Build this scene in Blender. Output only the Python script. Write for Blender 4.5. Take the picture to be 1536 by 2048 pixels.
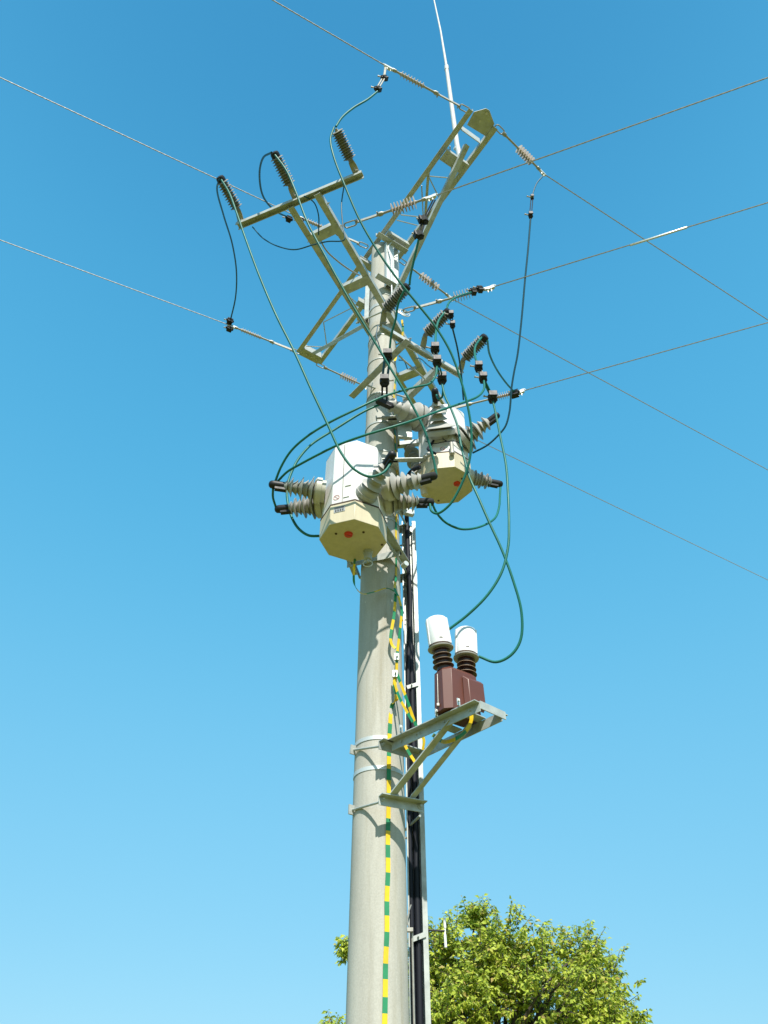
import bpy, math, random
from mathutils import Vector as V, Matrix, noise
R = math.radians
sc = bpy.context.scene
C = sc.collection
for o in list(bpy.data.objects):
    bpy.data.objects.remove(o)

# ------------------------------------------------------------------ camera
PITCH = R(41.5)
cam_d = bpy.data.cameras.new('camera')
cam = bpy.data.objects.new('camera', cam_d)
C.objects.link(cam)
cam_d.sensor_fit = 'VERTICAL'
cam_d.sensor_height = 36
cam_d.lens = 1570 / 2048 * 36
cam_d.clip_end = 3000
cam.location = (0, 0, 1.6)
cam.rotation_euler = (R(90) + PITCH, 0, 0)
sc.camera = cam
sc.render.resolution_x = 768
sc.render.resolution_y = 1024

# ------------------------------------------------------------------ world and sun
SUN_EL, SUN_AZ = R(46), R(8)          # sun behind the camera, to the right
w = bpy.data.worlds.new('World')
sc.world = w
w.use_nodes = True
nt = w.node_tree
bg = nt.nodes['Background']
sky = nt.nodes.new('ShaderNodeTexSky')
sky.sky_type = 'NISHITA'
sky.sun_disc = False
sky.sun_elevation = SUN_EL
sky.sun_rotation = math.pi - SUN_AZ
sky.air_density = 1.0
sky.dust_density = 0.4
sky.ozone_density = 1.6
# colour response of the clear sky: the three channels rise more gently towards the horizon
sep = nt.nodes.new('ShaderNodeSeparateColor'); comb = nt.nodes.new('ShaderNodeCombineColor')
nt.links.new(sky.outputs[0], sep.inputs[0])
KX = 1 / (2 ** 0.8 * 0.15)
for i, (g, mul) in enumerate(((0.938, 0.110), (0.421, 0.391), (0.293, 0.573))):
    p = nt.nodes.new('ShaderNodeMath'); p.operation = 'POWER'; p.inputs[1].default_value = g
    q = nt.nodes.new('ShaderNodeMath'); q.operation = 'MULTIPLY'; q.inputs[1].default_value = mul * KX
    nt.links.new(sep.outputs[i], p.inputs[0]); nt.links.new(p.outputs[0], q.inputs[0]); nt.links.new(q.outputs[0], comb.inputs[i])
wtc = nt.nodes.new('ShaderNodeTexCoord'); wsp = nt.nodes.new('ShaderNodeSeparateXYZ')
nt.links.new(wtc.outputs['Generated'], wsp.inputs[0])
wr = nt.nodes.new('ShaderNodeValToRGB'); wr.color_ramp.interpolation = 'B_SPLINE'
stops = [(0.0, (.70, .84, .90)), (0.17, (.92, .92, .95)), (0.41, (1.40, 1.10, 1.06)), (0.63, (1.16, 1.07, 1.06)), (0.82, (1.00, .98, 1.01)), (0.97, (.56, .68, .79))]
e = wr.color_ramp.elements
e[0].position, e[1].position = stops[0][0], stops[-1][0]
e[0].color = tuple(k / 1.5 for k in stops[0][1]) + (1,); e[1].color = tuple(k / 1.5 for k in stops[-1][1]) + (1,)
for z_, c_ in stops[1:-1]:
    k = e.new(z_); k.color = tuple(v / 1.5 for v in c_) + (1,)
nt.links.new(wsp.outputs[2], wr.inputs[0])
sc15 = nt.nodes.new('ShaderNodeVectorMath'); sc15.operation = 'SCALE'; sc15.inputs['Scale'].default_value = 1.5
wm = nt.nodes.new('ShaderNodeVectorMath'); wm.operation = 'MULTIPLY'
nt.links.new(wr.outputs[0], sc15.inputs[0]); nt.links.new(sc15.outputs[0], wm.inputs[0]); nt.links.new(comb.outputs[0], wm.inputs[1])
nt.links.new(wm.outputs[0], bg.inputs[0])
bg.inputs[1].default_value = 0.15
sun_d = bpy.data.lights.new('sun', 'SUN')
sun_d.energy = 3.9
sun_d.angle = R(0.53)
sun_d.color = (1.0, 0.95, 0.86)
sun = bpy.data.objects.new('sun', sun_d)
C.objects.link(sun)
sdir = V((math.sin(SUN_AZ) * math.cos(SUN_EL), -math.cos(SUN_AZ) * math.cos(SUN_EL), math.sin(SUN_EL)))
sun.rotation_euler = sdir.to_track_quat('Z', 'Y').to_euler()
sun.location = sdir * 50
sc.view_settings.view_transform = 'Standard'
sc.view_settings.look = 'None'
sc.view_settings.gamma = 1
sc.view_settings.use_curve_mapping = False
sc.view_settings.exposure = 0.8

# ------------------------------------------------------------------ sight lines into the place
FL = 1570.0
cT, sT = math.cos(PITCH), math.sin(PITCH)
def ray(px, py):
    x, v = px - 768, 1024 - py
    return V((x, FL * cT - v * sT, FL * sT + v * cT))
def PZ(px, py, z):
    r = ray(px, py); k = (z - 1.6) / r.z
    return V((r.x * k, r.y * k, z))
def PY(px, py, y):
    r = ray(px, py); k = y / r.y
    return V((r.x * k, y, r.z * k + 1.6))

# ------------------------------------------------------------------ materials
def mat(name, col, rough=0.6, metal=0.0, noise_amt=0.0, scale=8.0, col2=None, bump=0.0, stretch=(1, 1, 1), coat=0.0, spec=0.5, detail=6, bscale=None):
    m = bpy.data.materials.new(name)
    m.use_nodes = True
    t = m.node_tree
    b = t.nodes['Principled BSDF']
    b.inputs['Base Color'].default_value = (*col, 1)
    b.inputs['Roughness'].default_value = rough
    b.inputs['Metallic'].default_value = metal
    b.inputs['Specular IOR Level'].default_value = spec
    b.inputs['Coat Weight'].default_value = coat
    if noise_amt > 0 or bump > 0:
        tc = t.nodes.new('ShaderNodeTexCoord')
        mp = t.nodes.new('ShaderNodeMapping')
        mp.inputs['Scale'].default_value = stretch
        t.links.new(tc.outputs['Object'], mp.inputs[0])
        n = t.nodes.new('ShaderNodeTexNoise')
        n.inputs['Scale'].default_value = scale
        n.inputs['Detail'].default_value = detail
        n.inputs['Roughness'].default_value = 0.62
        t.links.new(mp.outputs[0], n.inputs[0])
        if noise_amt > 0:
            c2 = col2 or tuple(c * (1 - noise_amt) for c in col)
            rp = t.nodes.new('ShaderNodeValToRGB')
            rp.color_ramp.elements[0].position = 0.32
            rp.color_ramp.elements[1].position = 0.68
            rp.color_ramp.elements[0].color = (*c2, 1)
            rp.color_ramp.elements[1].color = (*col, 1)
            t.links.new(n.outputs[0], rp.inputs[0])
            t.links.new(rp.outputs[0], b.inputs['Base Color'])
            mr = t.nodes.new('ShaderNodeMapRange')
            mr.inputs['To Min'].default_value = min(1, rough + 0.12)
            mr.inputs['To Max'].default_value = max(0.05, rough - 0.1)
            t.links.new(n.outputs[0], mr.inputs[0])
            t.links.new(mr.outputs[0], b.inputs['Roughness'])
        if bump > 0:
            bp = t.nodes.new('ShaderNodeBump')
            bp.inputs['Strength'].default_value = bump
            bp.inputs['Distance'].default_value = 0.004
            if bscale:
                n2 = t.nodes.new('ShaderNodeTexNoise')
                n2.inputs['Scale'].default_value = bscale
                n2.inputs['Detail'].default_value = 4
                t.links.new(tc.outputs['Object'], n2.inputs[0])
                t.links.new(n2.outputs[0], bp.inputs['Height'])
            else:
                t.links.new(n.outputs[0], bp.inputs['Height'])
            t.links.new(bp.outputs[0], b.inputs['Normal'])
    return m

M = {}
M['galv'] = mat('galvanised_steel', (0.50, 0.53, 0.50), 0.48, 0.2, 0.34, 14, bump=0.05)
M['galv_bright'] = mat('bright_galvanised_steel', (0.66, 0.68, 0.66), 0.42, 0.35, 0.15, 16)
M['hardware'] = mat('weathered_fittings', (0.42, 0.41, 0.36), 0.5, 0.45, 0.3, 40)
M['wire'] = mat('aluminium_strand', (0.40, 0.40, 0.39), 0.6, 0.15, 0.2, 60)
M['sheds'] = mat('grey_silicone', (0.40, 0.395, 0.365), 0.5, 0, 0.12, 12)
M['sheds_pink'] = mat('pale_silicone', (0.47, 0.42, 0.37), 0.55, 0, 0.12, 12)
M['arrester'] = mat('arrester_silicone', (0.21, 0.21, 0.195), 0.6, 0, 0.15, 18)
M['black'] = mat('black_plastic', (0.014, 0.015, 0.018), 0.5, 0, 0.3, 20, spec=0.35)
M['rubber'] = mat('black_cable_sheath', (0.011, 0.013, 0.02), 0.6, spec=0.25)
M['greybox'] = mat('dark_grey_plastic', (0.034, 0.038, 0.040), 0.72, 0, 0.3, 30, spec=0.15)
M['green'] = mat('green_cable_sheath', (0.012, 0.155, 0.118), 0.42, 0, 0.25, 7, spec=0.3)
M['blue'] = mat('blue_green_cable_sheath', (0.008, 0.07, 0.11), 0.42, 0, 0.15, 9, spec=0.35)
M['white'] = mat('white_paint', (0.80, 0.80, 0.80), 0.38, 0, 0.05, 7)
M['hood'] = mat('white_hood_paint', (0.71, 0.71, 0.71), 0.45, 0, 0.16, 5, col2=(0.61, 0.61, 0.585), stretch=(5, 5, .45))
M['cream'] = mat('cream_paint', (0.54, 0.52, 0.44), 0.42, 0, 0.06, 5)
M['base'] = mat('cream_base_paint', (0.60, 0.53, 0.37), 0.5, 0, 0.16, 5, stretch=(4, 4, .5))
M['gasket'] = mat('rusty_gasket', (0.09, 0.055, 0.035), 0.7, 0, 0.4, 40)
M['red'] = mat('red_plastic', (0.62, 0.035, 0.012), 0.4)
M['redline'] = mat('red_print', (0.45, 0.09, 0.08), 0.5)
M['brown'] = mat('brown_epoxy', (0.125, 0.042, 0.028), 0.42, 0, 0.12, 10)
M['brown_dark'] = mat('dark_brown_epoxy', (0.055, 0.024, 0.020), 0.33, 0, 0.15, 14)
M['rim'] = mat('lit_shed_rim', (0.26, 0.17, 0.10), 0.5, 0, 0.2, 12)  # paler tan paints in the light caught along the shed edges
M['yellow'] = mat('yellow_tape', (0.80, 0.54, 0.005), 0.5, 0, 0.28, 11)
M['tgreen'] = mat('green_tape', (0.014, 0.25, 0.10), 0.5, 0, 0.3, 11)
M['plate'] = mat('label_print', (0.07, 0.07, 0.07), 0.5)
M['plate_bg'] = mat('label_metal', (0.45, 0.45, 0.44), 0.4, 0.4)
M['beige'] = mat('beige_plastic', (0.42, 0.34, 0.14), 0.5)
M['mast'] = mat('mast_paint', (0.60, 0.60, 0.58), 0.45, 0, 0.12, 5)
M['bark'] = mat('bark', (0.10, 0.08, 0.06), 0.9, 0, 0.5, 14, bump=0.5)

def concrete():
    m = mat('spun_concrete', (0.50, 0.487, 0.43), 0.85, 0, 0.2, 2.2, col2=(0.405, 0.392, 0.345), stretch=(4, 4, 0.7), bump=0.10, bscale=90, detail=8)
    t = m.node_tree
    b = t.nodes['Principled BSDF']
    rp = [n for n in t.nodes if n.type == 'VALTORGB'][0]
    tc = [n for n in t.nodes if n.type == 'TEX_COORD'][0]
    n = t.nodes.new('ShaderNodeTexNoise'); n.inputs['Scale'].default_value = 120; n.inputs['Detail'].default_value = 2
    t.links.new(tc.outputs['Object'], n.inputs[0])
    r2 = t.nodes.new('ShaderNodeValToRGB')
    r2.color_ramp.elements[0].position = 0.3; r2.color_ramp.elements[0].color = (0.86, 0.86, 0.85, 1)
    r2.color_ramp.elements[1].position = 0.7; r2.color_ramp.elements[1].color = (1, 1, 1, 1)
    t.links.new(n.outputs[0], r2.inputs[0])
    mx = t.nodes.new('ShaderNodeMix'); mx.data_type = 'RGBA'; mx.blend_type = 'MULTIPLY'; mx.inputs[0].default_value = 1
    t.links.new(rp.outputs[0], mx.inputs[6]); t.links.new(r2.outputs[0], mx.inputs[7])
    # small pale chips and pockmarks
    n3 = t.nodes.new('ShaderNodeTexNoise'); n3.inputs['Scale'].default_value = 17; n3.inputs['Detail'].default_value = 3
    mp = t.nodes.new('ShaderNodeMapping'); mp.inputs['Scale'].default_value = (1.4, 1.4, 0.6)
    t.links.new(tc.outputs['Object'], mp.inputs[0]); t.links.new(mp.outputs[0], n3.inputs[0])
    r3 = t.nodes.new('ShaderNodeValToRGB')
    r3.color_ramp.elements[0].position = 0.735; r3.color_ramp.elements[0].color = (0, 0, 0, 1)
    r3.color_ramp.elements[1].position = 0.755; r3.color_ramp.elements[1].color = (1, 1, 1, 1)
    t.links.new(n3.outputs[0], r3.inputs[0])
    m2 = t.nodes.new('ShaderNodeMix'); m2.data_type = 'RGBA'
    t.links.new(r3.outputs[0], m2.inputs[0]); t.links.new(mx.outputs[2], m2.inputs[6]); m2.inputs[7].default_value = (0.6, 0.57, 0.5, 1)
    n4 = t.nodes.new('ShaderNodeTexNoise'); n4.inputs['Scale'].default_value = 1.0; n4.inputs['Detail'].default_value = 5
    mp4 = t.nodes.new('ShaderNodeMapping'); mp4.inputs['Scale'].default_value = (16, 16, 0.9)
    t.links.new(tc.outputs['Object'], mp4.inputs[0]); t.links.new(mp4.outputs[0], n4.inputs[0])
    r4 = t.nodes.new('ShaderNodeValToRGB')
    r4.color_ramp.elements[0].position = 0.52; r4.color_ramp.elements[0].color = (1, 1, 1, 1)
    r4.color_ramp.elements[1].position = 0.75; r4.color_ramp.elements[1].color = (0.80, 0.77, 0.70, 1)
    t.links.new(n4.outputs[0], r4.inputs[0])
    m3 = t.nodes.new('ShaderNodeMix'); m3.data_type = 'RGBA'; m3.blend_type = 'MULTIPLY'; m3.inputs[0].default_value = 1
    t.links.new(m2.outputs[2], m3.inputs[6]); t.links.new(r4.outputs[0], m3.inputs[7])
    t.links.new(m3.outputs[2], b.inputs['Base Color'])
    return m
M['concrete'] = concrete()

def leafmat():
    m = bpy.data.materials.new('leaf'); m.use_nodes = True
    t = m.node_tree; b = t.nodes['Principled BSDF']; out = t.nodes['Material Output']
    g = t.nodes.new('ShaderNodeNewGeometry')
    rp = t.nodes.new('ShaderNodeValToRGB')
    e = rp.color_ramp.elements
    e[0].position = 0; e[0].color = (0.13, 0.19, 0.016, 1)
    e[1].position = 1; e[1].color = (0.74, 0.78, 0.11, 1)
    k = e.new(0.45); k.color = (0.38, 0.47, 0.045, 1)
    k = e.new(0.88); k.color = (0.60, 0.66, 0.08, 1)
    k = e.new(0.95); k.color = (0.45, 0.33, 0.10, 1)
    t.links.new(g.outputs['Random Per Island'], rp.inputs[0])
    t.links.new(rp.outputs[0], b.inputs['Base Color'])
    b.inputs['Roughness'].default_value = 0.45
    tr = t.nodes.new('ShaderNodeBsdfTranslucent')
    t.links.new(rp.outputs[0], tr.inputs[0])
    mx = t.nodes.new('ShaderNodeMixShader'); mx.inputs[0].default_value = 0.45
    t.links.new(b.outputs[0], mx.inputs[1]); t.links.new(tr.outputs[0], mx.inputs[2])
    t.links.new(mx.outputs[0], out.inputs[0])
    return m
M['leaf'] = leafmat()

# ------------------------------------------------------------------ mesh helpers
class MB:
    def __init__(s):
        s.v, s.f, s.m = [], [], []
    def add(s, vs, fs, mi=0):
        k = len(s.v)
        s.v += [tuple(p) for p in vs]
        s.f += [tuple(i + k for i in f) for f in fs]
        s.m += [mi] * len(fs)
    def build(s, name, mats, parent=None, smooth=True, bevel=0):
        if not isinstance(mats, (list, tuple)): mats = [mats]
        off = V((0, 0, 0))
        p = parent
        while p is not None:
            off += p.location; p = p.parent
        me = bpy.data.meshes.new(name)
        me.from_pydata([(x - off.x, y - off.y, z - off.z) for x, y, z in s.v], [], s.f)
        for k in mats: me.materials.append(M[k])
        me.polygons.foreach_set('material_index', s.m)
        me.update()
        if smooth:
            me.shade_smooth()
            me.set_sharp_from_angle(angle=R(38))
        o = bpy.data.objects.new(name, me)
        C.objects.link(o)
        if parent is not None: o.parent = parent
        if bevel:
            b = o.modifiers.new('bevel', 'BEVEL'); b.width = bevel; b.segments = 2; b.limit_method = 'ANGLE'
            b.angle_limit = R(30)
        return o

def frame(d, up=V((0, 0, 1))):
    d = d.normalized()
    if abs(d.dot(up)) > 0.99: up = V((0, 1, 0))
    s = d.cross(up).normalized()
    return d, s, s.cross(d).normalized()

def beam(mb, p0, p1, prof, up=V((0, 0, 1)), mi=0):
    """extrude a closed 2D outline (side, up) from p0 to p1"""
    p0, p1 = V(p0), V(p1)
    d, s, u = frame(p1 - p0, V(up))
    n = len(prof)
    vs = [p0 + s * a + u * b for a, b in prof] + [p1 + s * a + u * b for a, b in prof]
    area = sum(prof[i][0] * prof[(i + 1) % n][1] - prof[(i + 1) % n][0] * prof[i][1] for i in range(n))
    fs = [(i, (i + 1) % n, n + (i + 1) % n, n + i) for i in range(n)]
    fs += [tuple(range(n))[::-1], tuple(range(n, 2 * n))]
    if area > 0: pass
    else: fs = [f[::-1] for f in fs]
    fs = [f[::-1] for f in fs] if True else fs
    mb.add(vs, [f for f in fs], mi)

def rect(wd, h, cx=0, cy=0):
    return [(cx - wd / 2, cy - h / 2), (cx + wd / 2, cy - h / 2), (cx + wd / 2, cy + h / 2), (cx - wd / 2, cy + h / 2)]
def Lp(a, b, t, sx=1, sy=1):
    """angle section with its corner at the origin; a = horizontal leg, b = vertical leg"""
    p = [(0, 0), (a, 0), (a, t), (t, t), (t, b), (0, b)]
    p = [(x * sx, y * sy) for x, y in p]
    return p if sx * sy > 0 else p[::-1]
def Cp(wd, h, t, sy=1):
    """channel: web at the bottom (or top if sy = -1), flanges up"""
    a = wd / 2
    p = [(-a, 0), (a, 0), (a, h), (a - t, h), (a - t, t), (-a + t, t), (-a + t, h), (-a, h)]
    p = [(x, y * sy) for x, y in p]
    return p if sy > 0 else p[::-1]

def box(mb, c, size, ax=V((1, 0, 0)), up=V((0, 0, 1)), mi=0):
    d = V(ax).normalized()
    beam(mb, V(c) - d * size[0] / 2, V(c) + d * size[0] / 2, rect(size[1], size[2]), up, mi)

def spline(pts, n=8):
    pts = [V(p) for p in pts]
    if len(pts) < 3:
        return pts
    q = [pts[0] * 2 - pts[1]] + pts + [pts[-1] * 2 - pts[-2]]
    out = []
    for i in range(1, len(q) - 2):
        a, b, c, d = q[i - 1], q[i], q[i + 1], q[i + 2]
        # centripetal
        t0 = 0; t1 = t0 + max(1e-5, (b - a).length) ** .5; t2 = t1 + max(1e-5, (c - b).length) ** .5; t3 = t2 + max(1e-5, (d - c).length) ** .5
        for k in range(n):
            t = t1 + (t2 - t1) * k / n
            A1 = a * ((t1 - t) / (t1 - t0)) + b * ((t - t0) / (t1 - t0))
            A2 = b * ((t2 - t) / (t2 - t1)) + c * ((t - t1) / (t2 - t1))
            A3 = c * ((t3 - t) / (t3 - t2)) + d * ((t - t2) / (t3 - t2))
            B1 = A1 * ((t2 - t) / (t2 - t0)) + A2 * ((t - t0) / (t2 - t0))
            B2 = A2 * ((t3 - t) / (t3 - t1)) + A3 * ((t - t1) / (t3 - t1))
            out.append(B1 * ((t2 - t) / (t2 - t1)) + B2 * ((t - t1) / (t2 - t1)))
    out.append(pts[-1])
    return out

def frames(pts):
    T = []
    for i in range(len(pts)):
        a = pts[max(0, i - 1)]; b = pts[min(len(pts) - 1, i + 1)]
        T.append((b - a).normalized())
    d, s, u = frame(T[0])
    out = []
    for t in T:
        s = (s - t * s.dot(t)).normalized()
        out.append((t, s, t.cross(s)))
    return out

def tube(mb, pts, r, n=8, closed=False, mi=0):
    pts = [V(p) for p in pts]
    if closed:
        k = len(pts)
        cen = sum(pts, V()) / k
        vs, fs = [], []
        for i in range(k):
            t = (pts[(i + 1) % k] - pts[i - 1]).normalized()
            o = (pts[i] - cen); o = (o - t * o.dot(t)).normalized(); b = t.cross(o)
            for j in range(n):
                a = 2 * math.pi * j / n
                vs.append(pts[i] + o * r * math.cos(a) + b * r * math.sin(a))
        for i in range(k):
            for j in range(n):
                fs.append((i * n + j, i * n + (j + 1) % n, ((i + 1) % k) * n + (j + 1) % n, ((i + 1) % k) * n + j))
        mb.add(vs, fs, mi); return
    rr = r if isinstance(r, (list, tuple)) else [r] * len(pts)
    F = frames(pts)
    vs, fs = [], []
    for p, (t, s, u), q in zip(pts, F, rr):
        for j in range(n):
            a = 2 * math.pi * j / n
            vs.append(p + s * q * math.cos(a) + u * q * math.sin(a))
    L = len(pts)
    for i in range(L - 1):
        for j in range(n):
            fs.append((i * n + j, i * n + (j + 1) % n, (i + 1) * n + (j + 1) % n, (i + 1) * n + j))
    fs.append(tuple(range(n))[::-1]); fs.append(tuple((L - 1) * n + j for j in range(n)))
    mb.add(vs, fs, mi)

def lathe(mb, p0, ax, prof, n=20, mi=0):
    """prof: (distance along the axis, radius)"""
    p0 = V(p0)
    d, s, u = frame(V(ax))
    vs, fs = [], []
    for t, r in prof:
        for j in range(n):
            a = 2 * math.pi * j / n
            vs.append(p0 + d * t + s * max(r, 1e-4) * math.cos(a) + u * max(r, 1e-4) * math.sin(a))
    L = len(prof)
    for i in range(L - 1):
        for j in range(n):
            fs.append((i * n + j, i * n + (j + 1) % n, (i + 1) * n + (j + 1) % n, (i + 1) * n + j))
    fs.append(tuple(range(n))[::-1]); fs.append(tuple((L - 1) * n + j for j in range(n)))
    mb.add(vs, fs, mi)

def bolt(mb, p, ax, r=0.010, h=0.012, mi=0):
    lathe(mb, p, ax, [(0, r), (h, r), (h, r * .5), (h * 2.2, r * .5)], 6, mi)

def ribbon(mb, pts, wd, th, nrm, seg=0.085, start=0, g=0.9):
    """striped flat strip: nrm(point) gives the face direction"""
    P = [pts[0]]
    out = [(V(pts[0]), 0.0)]
    L = 0
    for a, b in zip(pts[:-1], pts[1:]):
        L += (b - a).length
        out.append((b, L))
    # resample at stripe borders
    res = []
    borders = []
    s = 0; k = start
    while s < L:
        borders.append((s, k % 2)); s += seg if k % 2 == 0 else seg * g; k += 1
    def at(d):
        for (p, a), (q, b) in zip(out[:-1], out[1:]):
            if d <= b + 1e-9:
                return p.lerp(q, (d - a) / max(1e-9, b - a))
        return out[-1][0]
    ds = sorted(set([round(b[0], 5) for b in borders] + [round(o[1], 5) for o in out] + [round(L, 5)]))
    X = [at(d) for d in ds]
    F = []
    for i, p in enumerate(X):
        t = (X[min(i + 1, len(X) - 1)] - X[max(0, i - 1)]).normalized()
        nn = V(nrm(p)); nn = (nn - t * nn.dot(t)).normalized()
        F.append((t.cross(nn), nn))
    for i in range(len(X) - 1):
        if (X[i + 1] - X[i]).length < 1e-6: continue
        mid = (ds[i] + ds[i + 1]) / 2
        mi = [b[1] for b in borders if b[0] <= mid][-1]
        vs = []
        for j in (i, i + 1):
            s_, n_ = F[j]
            for a, b in ((-1, 0), (1, 0), (1, 1), (-1, 1)):
                vs.append(X[j] + s_ * a * wd / 2 + n_ * b * th)
        fs = [(0, 1, 5, 4), (1, 2, 6, 5), (2, 3, 7, 6), (3, 0, 4, 7)]
        if i == 0: fs.append((3, 2, 1, 0))
        if i == len(X) - 2: fs.append((4, 5, 6, 7))
        mb.add(vs, fs, mi)

def tag(o, label, cat, group=None, kind=None):
    if label: o['label'] = label
    if cat: o['category'] = cat
    if group: o['group'] = group
    if kind: o['kind'] = kind
    return o
def thing(name, label, cat, loc, group=None):
    o = bpy.data.objects.new(name, None)
    o.empty_display_size = 0.1
    C.objects.link(o); o.location = V(loc)
    return tag(o, label, cat, group)

# ------------------------------------------------------------------ ground
def ground():
    m = bpy.data.materials.new('meadow'); m.use_nodes = True
    t = m.node_tree; b = t.nodes['Principled BSDF']
    tc = t.nodes.new('ShaderNodeTexCoord'); n = t.nodes.new('ShaderNodeTexNoise')
    n.inputs['Scale'].default_value = 0.35; n.inputs['Detail'].default_value = 9
    t.links.new(tc.outputs['Object'], n.inputs[0])
    rp = t.nodes.new('ShaderNodeValToRGB')
    rp.color_ramp.elements[0].position = .35; rp.color_ramp.elements[0].color = (0.105, 0.105, 0.010, 1)
    rp.color_ramp.elements[1].position = .65; rp.color_ramp.elements[1].color = (0.20, 0.185, 0.022, 1)
    t.links.new(n.outputs[0], rp.inputs[0]); t.links.new(rp.outputs[0], b.inputs['Base Color'])
    b.inputs['Roughness'].default_value = .95
    M['meadow'] = m
    mb = MB(); N = 40; S = 1500
    vs = []
    for i in range(N + 1):
        for j in range(N + 1):
            x = (i / N * 2 - 1); y = (j / N * 2 - 1)
            X = S * x * abs(x); Y = S * y * abs(y)
            vs.append((X, Y, 0.02 * math.sin(X * .3) * math.cos(Y * .23)))
    mb.add(vs, [(i * (N + 1) + j, (i + 1) * (N + 1) + j, (i + 1) * (N + 1) + j + 1, i * (N + 1) + j + 1) for i in range(N) for j in range(N)])
    o = mb.build('ground', 'meadow'); o['kind'] = 'structure'
ground()

# ------------------------------------------------------------------ pole
def pole_r(z): return 0.5 * (0.3513 - 0.0099 * (z - 1.6))
def pole_c(z): return V((-0.036 + 0.0026 * (z - 2.3), 5.0, z))
ptop = 10.2
pole = thing('utility_pole', 'tall round tapering concrete pole carrying all the line equipment', 'pole', (0, 5, 0))
mb = MB()
prof_n = 48
vs, fs = [], []
zs = [-0.3 + (ptop + 0.3) * i / 60 for i in range(61)]
for z in zs:
    c = pole_c(z); r = pole_r(z)
    for j in range(prof_n):
        a = 2 * math.pi * j / prof_n
        vs.append(c + V((r * math.cos(a), r * math.sin(a), 0)))
for i in range(60):
    for j in range(prof_n):
        fs.append((i * prof_n + j, i * prof_n + (j + 1) % prof_n, (i + 1) * prof_n + (j + 1) % prof_n, (i + 1) * prof_n + j))
fs.append(tuple(60 * prof_n + j for j in range(prof_n)))
mb.add(vs, fs)
shaft = mb.build('shaft', 'concrete', pole)
def hoop(mb, z, hgt=0.02, th=0.004, a0=0, a1=360, tilt=0, mi=0):
    """flat band round the pole"""
    n = 40; vs = []
    c = pole_c(z); full = (a1 - a0 >= 360)
    for k in range(n + (0 if full else 1)):
        a = R(a0 + (a1 - a0) * k / n)
        for dz in (-hgt / 2, hgt / 2):
            for q in (0.001, th):
                r = pole_r(z + dz) + q
                vs.append(c + V((r * math.cos(a), r * math.sin(a), dz + tilt * math.cos(a))))
    m = n if full else n + 1
    fs = []
    for k in range(n):
        a = k * 4; b = ((k + 1) % m) * 4
        fs += [(a + 1, b + 1, b + 3, a + 3), (a, a + 2, b + 2, b), (a + 2, a + 3, b + 3, b + 2), (a, b, b + 1, a + 1)]
    mb.add(vs, fs, mi)
mb = MB()
P = []
for i in range(40):
    z = .2 + i * (9.8 / 39); a = R(-72); c = pole_c(z); rr = pole_r(z) - .0012
    P.append(c + V((rr * math.cos(a), rr * math.sin(a), 0)))
tube(mb, P, .0028, 6); mb.build('mould_seam', 'concrete', pole)
for z_, th_ in ((3.905, 0.005), (3.70, 0.004)):
    mb = MB(); hoop(mb, z_, 0.026, th_)
    mb.build('steel_band', 'galv_bright', pole)
for z_ in (8.35, 6.62, 9.1, 5.83, 7.95):
    mb = MB(); hoop(mb, z_, 0.012, 0.006); mb.build('steel_band', 'galv', pole)

# ------------------------------------------------------------------ main lattice crossarm (three conductors of the through line)
Z1 = 10.24
u1 = V((0.5526, -0.8335, 0)); w1 = V((0.8335, 0.5526, 0))
c1 = V((0.0, 5.03, 0))
def P1(a, b, z=0): return c1 + u1 * a + w1 * b + V((0, 0, Z1 + z))
ca = thing('lattice_crossarm', 'topmost long lattice crossarm of galvanised angles bolted on the pole head', 'crossarm', (0, 5, Z1))
LA = 1.88
for s, bo in ((-1, -.118), (1, .158)):
    mb = MB()
    a0, a1 = (-LA, LA)
    # corner at outer bottom; horizontal leg turned inward
    beam(mb, P1(a0, bo), P1(a1, bo), Lp(0.058, 0.06, 0.006, -s, 1))
    for e in (-1, 1):
        for t in (1.80, 1.72): bolt(mb, P1(e * t, bo + s * .001, .04), w1 * s)
    mb.build('main_angle', 'galv', ca)
def lacing(mb, a0, b0, a1, b1, z0=.02, z1=.02, r=0.007): tube(mb, [P1(a0, b0 * .85 + .02, z0), P1(a1, b1 * .85 + .02, z1)], r, 6)
for a0, b0, a1, b1 in ((1.45, -.14, 1.18, .14), (1.18, .14, 1.05, -.14), (0.92, -.14, .62, .14), (.50, .14, .42, -.14), (-.75, -.14, -.80, .14), (-.80, .14, -1.28, -.14), (-1.28, -.14, -1.6, .14), (.62, .14, .50, -.14), (1.05, -.14, .92, .14), (-.42, .14, -.75, -.14), (-1.6, .14, -1.74, -.14)):
    mb = MB(); lacing(mb, a0, b0, a1, b1); mb.build('lacing_rod', 'galv', ca)
mb = MB(); beam(mb, P1(1.10, -.15, .02), P1(.62, .15, .02), Lp(.03, .03, .005, 1, 1)); mb.build('lacing_angle', 'galv', ca)
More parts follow.
